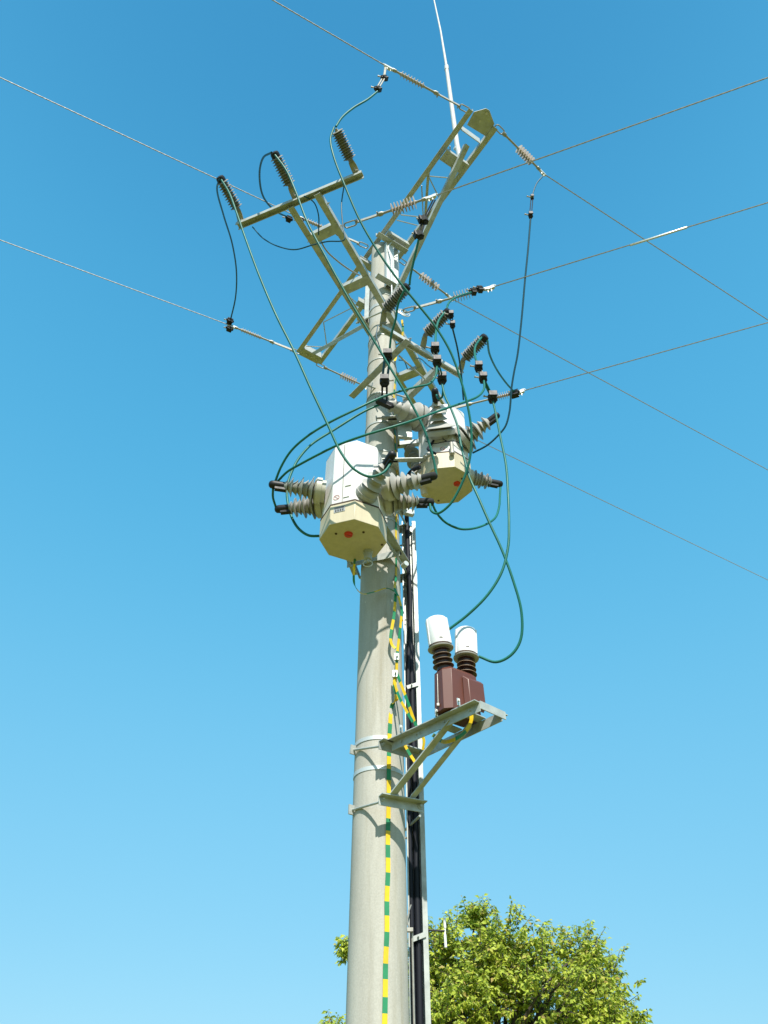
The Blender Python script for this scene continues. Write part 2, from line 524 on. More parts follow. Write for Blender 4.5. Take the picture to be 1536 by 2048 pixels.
# end plate near tip: pointed plate with holes in front of the end channel
def plate_pts(mb, pts, th, mi=0):
    n = len(pts)
    nn = (V(pts[1]) - V(pts[0])).cross(V(pts[2]) - V(pts[1])).normalized()
    vs = [V(p) for p in pts] + [V(p) + nn * th for p in pts]
    fs = [tuple(range(n))[::-1], tuple(range(n, 2 * n))] + [(i, (i + 1) % n, n + (i + 1) % n, n + i) for i in range(n)]
    mb.add(vs, fs, mi)
mb = MB()
plate_pts(mb, [PZ(x, y, Z1 + .022) for x, y in ((934, 250), (948, 224), (972, 217), (979, 221), (989, 248), (972, 273))], .008)
beam(mb, P1(1.66, -.112, .0), P1(1.66, .152, .0), rect(.008, .12, 0, .06))
for q in ((973, 227), (960, 243)):
    lathe(mb, PZ(*q, Z1 + .0125), (0, 0, 1), [(0, .014), (.0012, .014)], 14, 1)

mb.build('end_plate', ['galv', 'mast', 'gasket'], ca)
mb = MB()
plate_pts(mb, [P1(-1.90, -.118, -.004), P1(-1.90, .158, -.004), P1(-1.78, .158, -.004), P1(-1.78, -.118, -.004)][::-1], 0.008)
beam(mb, P1(-1.78, -.112, .0), P1(-1.78, .152, .0), rect(.008, .10, 0, .05))
for b in (-.12, -.04, .04, .12): lathe(mb, P1(-1.84, b, -.013), (0, 0, -1), [(0, .012), (.0012, .012)], 12, 1)
mb.build('end_plate', ['galv', 'mast'], ca)
# cross channels
for a, wd in ((1.36, .13), (.23, .10), (-.23, .10)):
    mb = MB(); beam(mb, P1(a, -.13, -.06), P1(a, .18, -.06), Cp(wd, .05, .006)); 
    for b in (-.09, .14): bolt(mb, P1(a + .02, b, -.06), (0, 0, -1), .009)
    mb.build('cross_channel', 'galv', ca)
# knee braces down to the pole
for e, wtop in ((1, .015), (-1, .05)):
    mb = MB()
    zt = 8.95
    pt = pole_c(zt) + u1 * e * (pole_r(zt) + .01)
    beam(mb, P1(e * (1.58 if e > 0 else 1.78), wtop, -.02), pt, Lp(.055, .055, .006, 1, 1), up=V((0, 0, 1)))
    bolt(mb, P1(e * 1.55, wtop + .03, -.05), (0, 0, -1), .012)
    mb.build('knee_brace', 'galv', ca)
mb = MB(); hoop(mb, 8.9, .05, .006); 
beam(mb, pole_c(8.9) + w1 * .2 - u1 * .16, pole_c(8.9) - w1 * .2 - u1 * .16, Lp(.05, .05, .006)); mb.build('brace_clamp', 'galv', ca)
# pole head: two vertical channels, the sunlit one facing the camera
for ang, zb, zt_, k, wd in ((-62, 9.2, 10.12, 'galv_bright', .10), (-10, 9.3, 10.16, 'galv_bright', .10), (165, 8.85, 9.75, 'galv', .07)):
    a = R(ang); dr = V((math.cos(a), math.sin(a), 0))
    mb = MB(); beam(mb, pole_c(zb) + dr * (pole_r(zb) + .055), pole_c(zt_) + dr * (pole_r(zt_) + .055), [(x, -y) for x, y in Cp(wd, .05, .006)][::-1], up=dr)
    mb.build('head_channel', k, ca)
mb = MB()
for z_ in (9.22, 10.1):
    mb = MB(); beam(mb, pole_c(z_) + w1 * .21 + u1 * .17, pole_c(z_) - w1 * .21 + u1 * .17, Lp(.07, .07, .007, -1, 1)); beam(mb, pole_c(z_) + w1 * .21 - u1 * .17, pole_c(z_) - w1 * .21 - u1 * .17, Lp(.07, .07, .007, 1, 1)); mb.build('head_clamp', 'galv', ca)
mb = MB()
tube(mb, spline([P1(.25, .02, -.02), pole_c(10.0) + V((.07, -.19, 0)), pole_c(9.7) + V((.10, -.20, 0)), pole_c(9.3) + V((.10, -.19, 0)), pole_c(8.9) + V((.11, -.15, 0))], 6), .009, 8)
mb.build('earth_lead', 'galv_bright', ca)

# ------------------------------------------------------------------ mast
mast = thing('aerial_mast', 'thin white tapering mast rising from the near end of the top crossarm', 'mast', PZ(915, 300, Z1))
mb = MB()
q = PZ(921, 320, Z1 - .02); q.z = Z1 - .04
tube(mb, [q, PY(914, 290, 3.9), PY(893, 135, 3.9)], [.029, .029, .024], 18); mb.build('lower_tube', 'mast', mast)
mb = MB(); tube(mb, [PY(893.5, 140, 3.9), PY(893, 133, 3.9)], .029, 18); mb.build('joint_collar', 'mast', mast)
mb = MB(); p1_, p2_ = PY(893, 134, 3.9), PY(868, 0, 3.9)
tube(mb, [p1_, p1_.lerp(p2_, .5) + V((.012, 0, 0)), p2_, p2_ + (p2_ - p1_) * .5], [.018, .014, .011, .008], 14); mb.build('upper_rod', 'mast', mast)
mb = MB(); box(mb, q + V((0, .05, .10)), (.20, .05, .05), w1); mb.build('mast_clamp', 'galv_bright', mast)
mb = MB(); box(mb, q + V((.0, .03, .32)), (.12, .03, .04), w1); mb.build('mast_clamp', 'galv_bright', mast)

# ------------------------------------------------------------------ side crossarm for the branch line
Z2 = 8.58
u2 = V((0.4544, 0.8908, 0)); w2 = V((0.8908, -0.4544, 0))
def P2(a, b, z=0): return V((0, 5, Z2 + z)) + u2 * a + w2 * b
cb = thing('frame_crossarm', 'ladder frame crossarm of two parallel channels reaching towards the viewer below the top crossarm', 'crossarm', (0, 5, Z2))
for s in (-1, 1):
    mb = MB(); beam(mb, P2(-1.64, s * .172), P2(1.5, s * .172), Lp(.062, .065, .006, -s, 1))
    for t in (-1.5, -1.25, -.3, .3): bolt(mb, P2(t, s * .173, .04), w2 * s, .009)
    mb.build('side_channel', 'galv', cb)
for a in (-1.27, -.64, .64, 1.28):
    mb = MB(); beam(mb, P2(a, -.165, -.008), P2(a, .165, -.008), Cp(.10, .06, .006))
    for b in (-.06, .05): lathe(mb, P2(a, b, -.0085), (0, 0, -1), [(0, .009), (.001, .009)], 10, 1)
    mb.build('cross_channel', ['galv', 'mast'], cb)
rA, rB = PZ(475, 450, Z2 + .075), PZ(725, 346, Z2 + .075)
rd = (rB - rA).normalized()
mb = MB(); beam(mb, rA, rB, Cp(.06, .045, .006, -1)); 
mb.build('insulator_rail', 'galv', cb)
# lifting rods each side of the pole
for s in (-1, 1):
    mb = MB(); tube(mb, [P2(s * .22, -.22, .03), P2(s * .22, .22, .03)], .009, 8); bolt(mb, P2(s * .22, .19, .03), w2, .016); bolt(mb, P2(s * .22, -.19, .03), -w2, .016); mb.build('clamp_bolt', 'galv', cb)

# ------------------------------------------------------------------ arrester bracket on the far side
Z3 = 7.5
cc = thing('arrester_bracket', 'two angle arms with a sloping rail beside the pole, above the rear tank', 'bracket', (0, 5, Z3))
A0, A1 = PZ(708, 798, Z3), PZ(822, 685, Z3)
B0, B1 = PZ(805, 801, Z3), PZ(872, 737, Z3)
d3 = (A1 - A0).normalized(); n3 = V((d3.y, -d3.x, 0)) * -1
mb = MB(); beam(mb, A0, A1, Lp(.065, .065, .007, 1, 1)); mb.build('support_arm', 'galv', cc)
mb = MB(); beam(mb, B0, B1, Lp(.06, .06, .007, -1, 1)); mb.build('support_arm', 'galv', cc)
R0, R1_ = PZ(762, 652, Z3 + .07), PZ(921, 747, Z3 + .07)
mb = MB(); beam(mb, R0, R1_, Cp(.055, .045, .006, -1)); mb.build('insulator_rail', 'galv_bright', cc)
mb = MB()
for z_ in (7.5,):
    tube(mb, [A0.lerp(A1, .25), B0.lerp(B1, .1)], .009, 8)
    tube(mb, [A0.lerp(A1, .8) + V((0, 0, -.02)), B0.lerp(B1, .7) + V((0, 0, -.02))], .009, 8)
mb.build('clamp_bolt', 'galv', cc)
mb = MB(); hoop(mb, 7.42, .02, .005)
mb.build('clamp_band', 'galv', cc)

# ------------------------------------------------------------------ surge arresters
def arrester(foot, base, tip, label, group, capped=True):
    base, tip = V(base), V(tip)
    ax = (tip - base).normalized(); L = (tip - base).length
    t = thing('surge_arrester', label, 'surge arrester', base, group)
    mb = MB()
    d, s, u = frame(ax)
    f = V(foot); st = base
    hd = V((ax.x, ax.y, 0)).normalized(); sd = V((hd.y, -hd.x, 0))
    box(mb, f + V((0, 0, .008)), (.055, .05, .014), hd)
    w_ = .032
    plate_pts(mb, [f - sd * w_ - hd * .01, f + sd * w_ - hd * .01, f + sd * w_ + (st - f) * .6, st + sd * .026 + V((0, 0, -.01)), st - sd * .026 + V((0, 0, -.01)), f - sd * w_ + (st - f) * .6], .007)
    bolt(mb, f + hd * .012 + V((0, 0, .015)), hd, .012, .018); bolt(mb, st + hd * -.01, -hd, .013, .016)
    mb.build('foot_bracket', 'hardware', t)
    mb = MB()
    a = base - ax * .01
    N = 11; l0 = .03; ll = L - .04
    prof = [(0, .022), (l0, .024)]
    pit = (ll - l0) / N
    for i in range(N):
        x = l0 + i * pit; r = .062 if i % 2 == 0 else .057
        prof += [(x, .038), (x + pit * .30, .039), (x + pit * .42, r - .001), (x + pit * .50, r), (x + pit * .56, r - .001), (x + pit * .85, .036)]
    prof += [(ll, .026)]
    lathe(mb, a, ax, prof, 26)
    mb.build('shed_body', 'arrester', t)
    mb = MB()
    if capped:
        lathe(mb, a + ax * (ll - .012), ax, [(0, .038), (.002, .042), (.038, .042), (.056, .034), (.062, .014)], 20)
        mb.build('terminal_cap', 'black', t)
    else:
        lathe(mb, a + ax * ll, ax, [(0, .045), (.006, .056), (.010, .056), (.012, .02), (.035, .012)], 20)
        mb.build('terminal_disc', 'hardware', t)
    return t, tip
gA = 'surge arresters on the near crossarm rail'
arr = []
def aim(b, tpx, want):
    best = None
    for k in range(400):
        d = PY(*tpx, b.y - .7 + k * .003)
        q = (d - b)
        e = -q.normalized().dot(want)
        if best is None or e < best[0]: best = (e, d)
    return best[1]
for fpx, bpx, tpx, lab, cp in (((482, 446), (476, 420), (438, 352), 'ribbed grey arrester with black cap at the outer end of the upper rail', True),
                      ((591, 397), (581, 373), (547, 303), 'ribbed grey arrester with black cap at the middle of the upper rail', True),
                      ((713, 347), (702, 322), (670, 254), 'ribbed grey arrester with a bare silver end disc and no black cap', False)):
    b = PZ(*bpx, Z2 + .16)
    arr.append(arrester(PZ(*fpx, Z2 + .075), b, aim(b, tpx, (-u2 * .97 + V((0, 0, .22))).normalized()), lab, gA, cp)[1])
gB = 'surge arresters on the lower bracket rail'
for fpx, bpx, tpx, lab in (((766, 653), (769, 621), (817, 570), 'ribbed grey arrester in front of the pole, highest on the lower rail'),
                      ((845, 702), (851, 670), (900, 620), 'ribbed grey arrester in the middle of the lower rail right of the pole'),
                      ((920, 746), (927, 719), (973, 671), 'ribbed grey arrester at the far right end of the lower rail')):
    b = PZ(*bpx, Z3 + .17)
    arr.append(arrester(PZ(*fpx, Z3 + .07), b, aim(b, tpx, (V((.54, -.80, 0)) + V((0, 0, .25))).normalized()), lab, gB)[1])

# ------------------------------------------------------------------ tension insulators and line wires
def tension(P, Q, label, strap=True, sh=(.55, .83), nsh=8, rs=.042, rmat='sheds_pink', group='tension insulators holding the line wires', rr=.013):
    P, Q = V(P), V(Q)
    d = (Q - P); L = d.length; d.normalize()
    _, s, u = frame(d)
    t = thing('tension_insulator', label, 'insulator', P, group)
    mb = MB()
    # oval shackle
    a, b = P - d * .01, P + d * .12
    pts = []
    wd = .026
    for k in range(9): 
        th = R(90 + 180 * k / 8); pts.append(a + d * .03 + d * wd * math.cos(th) + s * wd * math.sin(th))
    for k in range(9):
        th = R(-90 + 180 * k / 8); pts.append(b - d * .03 + d * wd * math.cos(th) + s * wd * math.sin(th))
    tube(mb, pts, .007, 7, closed=True)
    mb.build('shackle', 'hardware', t)
    x = .105
    if strap:
        mb = MB(); e = L * .40
        beam(mb, P + d * x, P + d * e, rect(.012, .034)); bolt(mb, P + d * (x + .02) + s * .006, s, .012); bolt(mb, P + d * (e - .02) - s * .01, s, .014, .02)
        mb.build('extension_strap', 'hardware', t); x = e - .02
    mb = MB()
    lathe(mb, P + d * x, d, [(0, .012), (.01, .022), (.04, .022), (.055, .013), (.07, .013)], 12)
    e = L - .07
    lathe(mb, P + d * (x + .06), d, [(0, rr * .9), (e - x - .06, rr * .9)], 12)
    lathe(mb, P + d * (e - .05), d, [(0, .012), (.006, .018), (.04, .018), (.05, .012)], 12)
    mb.build('end_fittings', 'hardware', t)
    mb = MB()
    n0, n1 = L * sh[0], L * sh[1]
    prof = [(0, rr), (.004, rr + .003)]; pit = (n1 - n0) / nsh
    for i in range(nsh):
        y = i * pit + .006
        prof += [(y, rr + .003), (y + pit * .35, rr + .004), (y + pit * .44, rs), (y + pit * .50, rs), (y + pit * .60, rr + .004)]
    prof += [(n1 - n0 + .01, rr)]
    lathe(mb, P + d * n0, d, prof, 24)
    mb.build('sheds', rmat, t)
    mb = MB()
    # dead-end clamp: wedge body, keeper and bail
    c = Q - d * .05
    beam(mb, c - d * .03, c + d * .07, [(-.012, -.022), (.012, -.022), (.010, .018), (-.010, .018)])
    beam(mb, c + d * .0 - u * .03, c + d * .055 - u * .018, rect(.03, .02))
    pts = [c + d * (.055 + .03 * math.cos(R(k * 30))) + u * (.022 * math.sin(R(k * 30)) + .012) for k in range(12)]
    tube(mb, pts, .005, 6, closed=True)
    for q in (.0, .035): bolt(mb, c + d * q - u * .04, -u, .008, .014)
    mb.build('wedge_clamp', 'galv_bright', t)
    return t

def twisted(mb, pts, r=.0046, pitch=.20, step=.02, strands=3):
    L = 0
    P = [(V(pts[0]), 0)]
    for a, b in zip(pts[:-1], pts[1:]): L += (V(b) - V(a)).length; P.append((V(b), L))
    d, s, u = frame(V(pts[-1]) - V(pts[0]))
    def at(x):
        for (p, a), (q, b) in zip(P[:-1], P[1:]):
            if x <= b + 1e-9: return p.lerp(q, (x - a) / max(b - a, 1e-9))
        return P[-1][0]
    n = max(2, int(L / step))
    for k in range(strands):
        pp = []
        for i in range(n + 1):
            x = L * i / n; th = 2 * math.pi * (x / pitch + k / strands)
            pp.append(at(x) + s * r * .38 * math.cos(th) + u * r * .38 * math.sin(th))
        tube(mb, pp, r, 5)
def wire(Q, out, label, far=22.0):
    Q, out = V(Q), V(out)
    d = out - Q; L = d.length
    t = thing('line_wire', label, 'wire', Q, 'bare overhead line wires')
    mb = MB(); twisted(mb, [Q, out + d.normalized() * .6]); mb.build('twisted_strand', 'wire', t)
    mb = MB(); e = out + d.normalized() * .6
    pts = [e + d.normalized() * far * k / 12 + V((0, 0, -.25 * (k / 12) ** 2)) for k in range(13)]
    tube(mb, pts, .0065, 8); mb.build('distant_strand', 'wire', t)

W = {}
def T1(px, py): return PZ(px, py, Z1 + .03)
tension(T1(938, 222), T1(772, 132), 'long insulator at the highest wire, left of the near end of the top crossarm', rs=.034)
wire(T1(772, 132), T1(545, 0), 'twisted bare wire leaving through the top edge left of the white mast')
tension(T1(992, 252), T1(1088, 348), 'short insulator right of the pointed plate at the near end of the top crossarm', False, (.44, .74), 7, .05)
wire(T1(1088, 348), T1(1536, 640), 'twisted bare wire from the highest crossarm end down to the right edge')
tension(T1(735, 494), T1(588, 430), 'insulator left of the pole head partly hidden behind the ladder frame', rs=.034)
wire(T1(588, 430), T1(0, 155), 'twisted bare wire from the pole head to the left edge, higher of two')
tension(T1(798, 518), T1(905, 598), 'insulator right of the pole head above the middle lower arrester', False, (.38, .72), 7, .05)
wire(T1(905, 598), T1(1536, 940), 'twisted bare wire sloping down right from beside the pole head behind the branch wires')
tension(T1(600, 706), T1(458, 650), 'insulator left of the far end of the top crossarm', rs=.034)
wire(T1(458, 650), T1(0, 480), 'twisted bare wire at the left edge, lower of two')
tension(T1(634, 728), T1(738, 776), 'insulator between the far end of the top crossarm and the pole', False, (.44, .74), 7, .05)
wire(T1(738, 776), T1(1536, 1160), 'lowest bare wire passing behind pole and rear tank to the right edge')
def T2(px, py): return PZ(px, py, Z2 + .03)
tension(T2(690, 452), T2(868, 392), 'large insulator on a long strap right of the ladder frame, crossing the top crossarm', True, (.52, .80), 8, .062, 'sheds_pink')
wire(T2(868, 392), T2(1536, 155), 'highest of three branch wires running to the right edge')
tension(T2(808, 622), T2(985, 574), 'insulator right of the pole with two black clamps and a green jumper', True, (.56, .78), 7, .058, 'sheds')
wire(T2(985, 574), T2(1536, 405), 'middle branch wire with a long spiral splice near the right edge')
tension(T2(868, 826), T2(1045, 782), 'insulator above the rear tank on the lowest branch wire', True, (.70, .86), 7, .046)
wire(T2(1045, 782), T2(1536, 645), 'lowest of three branch wires running to the right edge')
sp = thing('spiral_splice', 'thick wrapped spiral splice on the middle branch wire near right edge', 'wire splice', T2(1310, 474))
mb = MB(); twisted(mb, [T2(1260, 490.5), T2(1374, 455)], .0085, .10, .008, 4); mb.build('wrapped_rods', 'galv_bright', sp)

# ------------------------------------------------------------------ tank units with bushings
def bushing(parent, base, tip, cap=True, capmat='black', rb=.101, name='bushing', nsh=6, cm='cream'):
    base, tip = V(base), V(tip)
    d = (tip - base); L = d.length; d.normalize()
    mb = MB()
    lathe(mb, base - d * .02, d, [(0, .085), (.03, .085), (.03, rb), (.068, rb), (.078, rb - .012), (.082, rb - .02)], 32)
    o = mb.build(name, cm, parent)
    mb = MB()
    cl = .135 if cap else 0.05
    e = L - cl * .75
    x = .06; k = 0
    prof = [(x, rb - .022), (x + .01, .058)]
    N = nsh; x0 = .072; pit = (e - x0) / N
    for i in range(N):
        f = i / (N - 1)
        y = x0 + i * pit
        core = .052 * (1 - f) + .024 * f
        big = (rb + .004) * (1 - f) + .070 * f
        if i % 2: big *= .74
        prof += [(y, core), (y + pit * .05, core + .004), (y + pit * .07, core + (big - core) * .6), (y + pit * .09, big - .0015), (y + pit * .13, big), (y + pit * .17, big - .0015), (y + pit * .45, core + (big - core) * .50), (y + pit * .80, core + (big - core) * .12), (y + pit * .97, core)]
    prof += [(e, .018), (e + .03, .016)]
    lathe(mb, base, d, prof, 36)
    mb.build('sheds', 'sheds', o)
    if cap:
        mb = MB()
        lathe(mb, tip - d * .125, d, [(0, .026), (.004, .031), (.09, .032), (.112, .029), (.124, .018), (.128, .004)], 22)
        _, s, u = frame(d)
        box(mb, tip - d * .09 - u * .034, (.085, .034, .026), d)
        mb.build('terminal_boot', capmat, o)
    return o

def tank(cx, cy, zb, zg, zt, a0, name_label, Rb=.245, Rh=.236):
    t = thing('recloser', name_label, 'switch tank', (cx, cy, zb), 'octagonal pole mounted switch tanks')
    def ring(r, z): return [V((cx + r * math.cos(R(a0 + 45 * k)), cy + r * math.sin(R(a0 + 45 * k)), z)) for k in range(8)]
    def prism(r0, z0, r1, z1, cap0=True, cap1=True):
        mb = MB(); fs = [(k, (k + 1) % 8, 8 + (k + 1) % 8, 8 + k) for k in range(8)]
        if cap0: fs.append(tuple(range(8))[::-1])
        if cap1: fs.append(tuple(range(8, 16)))
        mb.add(ring(r0, z0) + ring(r1, z1), fs); return mb
    mb = prism(Rb, zb, Rb, zg - .005); base = mb.build('base_tank', 'base', t, bevel=.004)
    mb = prism(Rb + .0015, zg - .005, Rb + .0015, zg + .007); mb.build('gasket', 'gasket', t)
    mb = prism(Rh, zg + .007, Rh * .985, zt - .03)
    mb.add(ring(Rh * .985, zt - .03) + ring(Rh * .93, zt), [(k, (k + 1) % 8, 8 + (k + 1) % 8, 8 + k) for k in range(8)] + [tuple(range(8, 16))])
    hood = mb.build('hood', 'hood', t, bevel=.004)
    return t, base, hood, ring

# front tank
z0, zg, zt = 5.2, 5.385, 6.03
cx, cy = -.224, 4.39
r1, base1, hood1, ring1 = tank(cx, cy, z0, zg, zt, 4, 'white octagonal switch tank hanging left in front of the pole')
def C1(dx, dy, z): return V((cx + dx, cy + dy, z))
bushing(r1, C1(-.235, -.10, 5.60), PY(538, 968, cy - .16))
bushing(r1, C1(-.235, .05, 5.60), PY(550, 1019, cy + .10))
bushing(r1, PY(733, 988, cy - .20), PY(788, 904, cy - .50), rb=.078, cm='sheds')
bushing(r1, C1(.235, -.13, 5.60), PY(874, 950, cy - .28), capmat='greybox')
bushing(r1, C1(.235, .02, 5.60), PY(868, 1004, cy - .015), capmat='greybox')
bushing(r1, C1(-.09, .20, 5.52), C1(-.26, .50, 5.6))
# roof edge strip, seams, stickers, plate
def face_pt(rg, k, f, z):
    a, b = rg(0.0, 0), None
def on_face(cxx, cyy, rr, a0, k, f, z, out=.0):
    """point on octagon face k (between vertex k and k+1), f along it"""
    p = V((cxx + rr * math.cos(R(a0 + 45 * k)), cyy + rr * math.sin(R(a0 + 45 * k)), z))
    q = V((cxx + rr * math.cos(R(a0 + 45 * (k + 1))), cyy + rr * math.sin(R(a0 + 45 * (k + 1))), z))
    n = V((math.cos(R(a0 + 45 * (k + .5))), math.sin(R(a0 + 45 * (k + .5))), 0))
    return p.lerp(q, f) + n * out, (q - p).normalized(), n
def sticker(parent, c, t, n, r=.022):
    mb = MB()
    pts = [c + n * .002 + t * r * math.cos(R(k * 20)) + V((0, 0, 1)) * r * math.sin(R(k * 20)) for k in range(18)]
    tube(mb, pts, .0016, 5, closed=True)
    tube(mb, [c + n * .002 + t * r * -.7 + V((0, 0, r * .7)), c + n * .002 + t * r * .7 + V((0, 0, -r * .7))], .0014, 5)
    mb.build('no_switching_symbol', 'redline', parent)
def seam(parent, cxx, cyy, rr, a0, k, f, za, zb_):
    p, t, n = on_face(cxx, cyy, rr, a0, k, f, za); q = V((p.x, p.y, zb_))
    mb = MB(); beam(mb, p + n * .0005, q + n * .0005, rect(.0025, .003), up=n)
    mb.build('hood_seam', 'gasket', parent)
# faces: vertices at 4+45k; k=5: 229..274 (front left), k=6: 274..319 (front right)
seam(r1, cx, cy, .2355, 4, 5, .45, 5.40, 5.99)
p, t, n = on_face(cx, cy, .236, 4, 5, .2, 5.455, .001); sticker(r1, p, t, n)
for zz, ff in ((5.55, .68), (5.44, .62)):
    mb = MB(); p, t, n = on_face(cx, cy, .236, 4, 5, ff, zz, .003); box(mb, p, (.045, .006, .005), t, V((0, 0, 1))); mb.build('hood_hook', 'hood', r1)
mb = MB(); p, t, n = on_face(cx, cy, .245, 4, 5, .38, 5.325, .002)
box(mb, p, (.085, .003, .05), t)
box(mb, p + n * .002 + V((0, 0, .014)), (.078, .002, .015), t, mi=1)
for i in range(4): box(mb, p + n * .002 + t * (-.027 + i * .018) + V((0, 0, -.010)), (.012, .002, .018), t, mi=1)
mb.build('rating_plate', ['plate_bg', 'plate'], r1)
# underside fittings
mb = MB(); bp = PZ(697, 1068, z0)
lathe(mb, bp, (0, 0, -1), [(0, .031), (.012, .029), (.014, .026)], 26)
box(mb, bp + V((0, 0, -.016)), (.04, .005, .005), V((1, .4, 0)), mi=1)
mb.build('red_indicator', ['red', 'redline'], r1)
for q in ((672, 1067), (727, 1064), (764, 1089), (710, 1120)):
    mb = MB(); lathe(mb, PZ(*q, z0), (0, 0, -1), [(0, .009), (.006, .009), (.008, .005)], 8); mb.build('base_screw', 'gasket', r1)
mb = MB(); hp = PZ(736, 1103, z0)
lathe(mb, hp, (0, 0, -1), [(0, .036), (.02, .036), (.022, .029), (.075, .029), (.078, .012), (.10, .01)], 20); hd = mb.build('trip_handle', 'galv', r1)
mb = MB(); rc = hp + V((0, -.005, -.115)); tube(mb, [rc + V((.034 * math.cos(R(k * 15)), .008 * math.sin(R(k * 15)), .034 * math.sin(R(k * 15)))) for k in range(24)], .004, 7, closed=True); mb.build('pull_ring', 'galv_bright', hd)
# mounting frame of the front tank
br = thing('tank_bracket', 'dark steel bracket under the front tank clamped round the pole', 'bracket', (cx + .1, cy + .4, 5.2))
pdir = (V((0, 5, 0)) - V((cx, cy, 0))).normalized(); pn = V((pdir.y, -pdir.x, 0))
for zz, nm in ((5.43, 'lower_arm'), (5.95, 'upper_arm')):
    for s in (-1, 1):
        mb = MB(); a = V((cx, cy, zz)) + pdir * .12 + pn * s * .14; b = pole_c(zz) + pdir * .02 + pn * s * .185; b.z = zz
        beam(mb, a, b, Lp(.06, .05, .006, s * 1, -1)); bolt(mb, a + pdir * .3 + V((0, 0, -.004)), (0, 0, -1), .012); mb.build(nm, 'galv', br)
    mb = MB(); beam(mb, pole_c(zz) - pdir * (pole_r(zz) + .01) + pn * .22, pole_c(zz) - pdir * (pole_r(zz) + .01) - pn * .22, Lp(.06, .06, .006, 1, -1)); 
    beam(mb, pole_c(zz) + pdir * (pole_r(zz) + .03) + pn * .2, pole_c(zz) + pdir * (pole_r(zz) + .03) - pn * .2, Lp(.05, .05, .006, -1, -1))
    for s in (-1, 1): tube(mb, [pole_c(zz) - pdir * (pole_r(zz) + .06) + pn * .185 * s + V((0, 0, -.03)), pole_c(zz) + pdir * (pole_r(zz) + .1) + pn * .185 * s + V((0, 0, -.03))], .008, 7)
    mb.build('pole_clamp', 'galv', br)
mb = MB(); q = PY(806, 1133, 4.86); lathe(mb, q, (.5, -.8, 0), [(0, .022), (.05, .022)], 14); mb.build('clamp_nut', 'galv_bright', br)

# rear tank
c2x, c2y = .537, 4.95
y0, yg, yt = 6.28, 6.47, 7.12
r2, base2, hood2, ring2 = tank(c2x, c2y, y0, yg, yt, 15, 'white octagonal switch tank right of the pole, the higher and farther one')
def C2(dx, dy, z): return V((c2x + dx, c2y + dy, z))
bushing(r2, PY(842, 838, c2y - .13), PY(766, 803, c2y - .40), rb=.128, cap=False, nsh=5, cm='sheds')
bushing(r2, PY(880, 873, c2y - .20), PY(869, 776, c2y - .52), rb=.142, nsh=4, cm='sheds')
bushing(r2, PY(920, 885, c2y - .13), PY(998, 828, c2y - .30), rb=.132, nsh=5, cm='sheds')
bushing(r2, C2(.20, .12, 6.50), PY(1005, 969, c2y + .20), rb=.08)
bushing(r2, C2(-.20, .12, 6.52), PY(812, 882, c2y + .28), rb=.085)
bushing(r2, C2(.04, .21, 6.56), C2(.12, .55, 6.6), rb=.085)
p, t, n = on_face(c2x, c2y, .236, 15, 5, .5, 6.52, .001); sticker(r2, PY(870, 901, p.y) if False else p, t, n, .02)
mb = MB(); bp = PZ(914, 967, y0)
lathe(mb, bp, (0, 0, -1), [(0, .031), (.010, .029), (.012, .026)], 26); box(mb, bp + V((0, 0, -.013)), (.04, .005, .004), V((1, -.2, 0)), mi=1); mb.build('red_indicator', ['red', 'redline'], r2)
for q in ((924, 957), (877, 1001), (862, 952)):
    mb = MB(); lathe(mb, PZ(*q, y0), (0, 0, -1), [(0, .009), (.006, .009), (.008, .005)], 8); mb.build('base_screw', 'gasket', r2)
mb = MB(); lathe(mb, PZ(849, 979, y0), (0, 0, -1), [(0, .033), (.018, .033), (.02, .028), (.07, .028)], 18); mb.build('cable_gland', 'base', r2)
# cable loops and gland on the front of the rear tank
mb = MB()
tube(mb, spline([C2(-.17, -.19, 6.64), C2(-.10, -.235, 6.565), C2(.0, -.25, 6.575), C2(.10, -.235, 6.59), C2(.18, -.17, 6.57)], 6), .0045, 7)
tube(mb, spline([C2(-.02, -.24, 6.65), C2(-.02, -.255, 6.60), C2(.02, -.26, 6.56)], 5), .004, 6)
tube(mb, spline([C2(-.10, -.20, 6.64), C2(-.13, -.225, 6.56), C2(-.16, -.235, 6.50), C2(-.13, -.26, 6.44), C2(-.09, -.25, 6.42)], 6), .011, 8)
mb.build('control_lead', 'rubber', r2)
mb = MB(); g = C2(.045, -.262, 6.55); lathe(mb, g, (0, 0, -1), [(0, .012), (.01, .018), (.10, .017), (.11, .022), (.14, .021), (.145, .012)], 14); mb.build('cable_gland', 'hardware', r2)
mb = MB(); g = C2(-.14, -.235, 6.44); lathe(mb, g, (-.55, -.2, -.6), [(0, .022), (.05, .022), (.055, .016), (.08, .016)], 14); mb.build('cable_gland', 'hardware', r2)
br2 = thing('tank_bracket', 'olive lit steel bracket holding the rear tank to the right of the pole', 'bracket', (.2, 5, 6.5))
pd2 = (V((c2x, c2y, 0)) - V((0, 5, 0))).normalized(); pn2 = V((-pd2.y, pd2.x, 0))
for zz in (6.45, 7.0):
    for s in (-1, 1):
        mb = MB(); a = V((c2x, c2y, zz)) - pd2 * .15 + pn2 * s * .14; b = pole_c(zz) + pd2 * .02 + pn2 * s * .165; b.z = zz
        beam(mb, a, b, Lp(.05, .05, .006, s, 1)); mb.build('side_arm', 'galv', br2)
    mb = MB(); hoop(mb, zz, .02, .006)
    beam(mb, pole_c(zz) + pd2 * (pole_r(zz) + .01) - pn2 * .18, pole_c(zz) + pd2 * (pole_r(zz) + .01) + pn2 * .18, Lp(.08, .10, .006, -1, 1)); mb.build('pole_clamp', 'galv', br2)
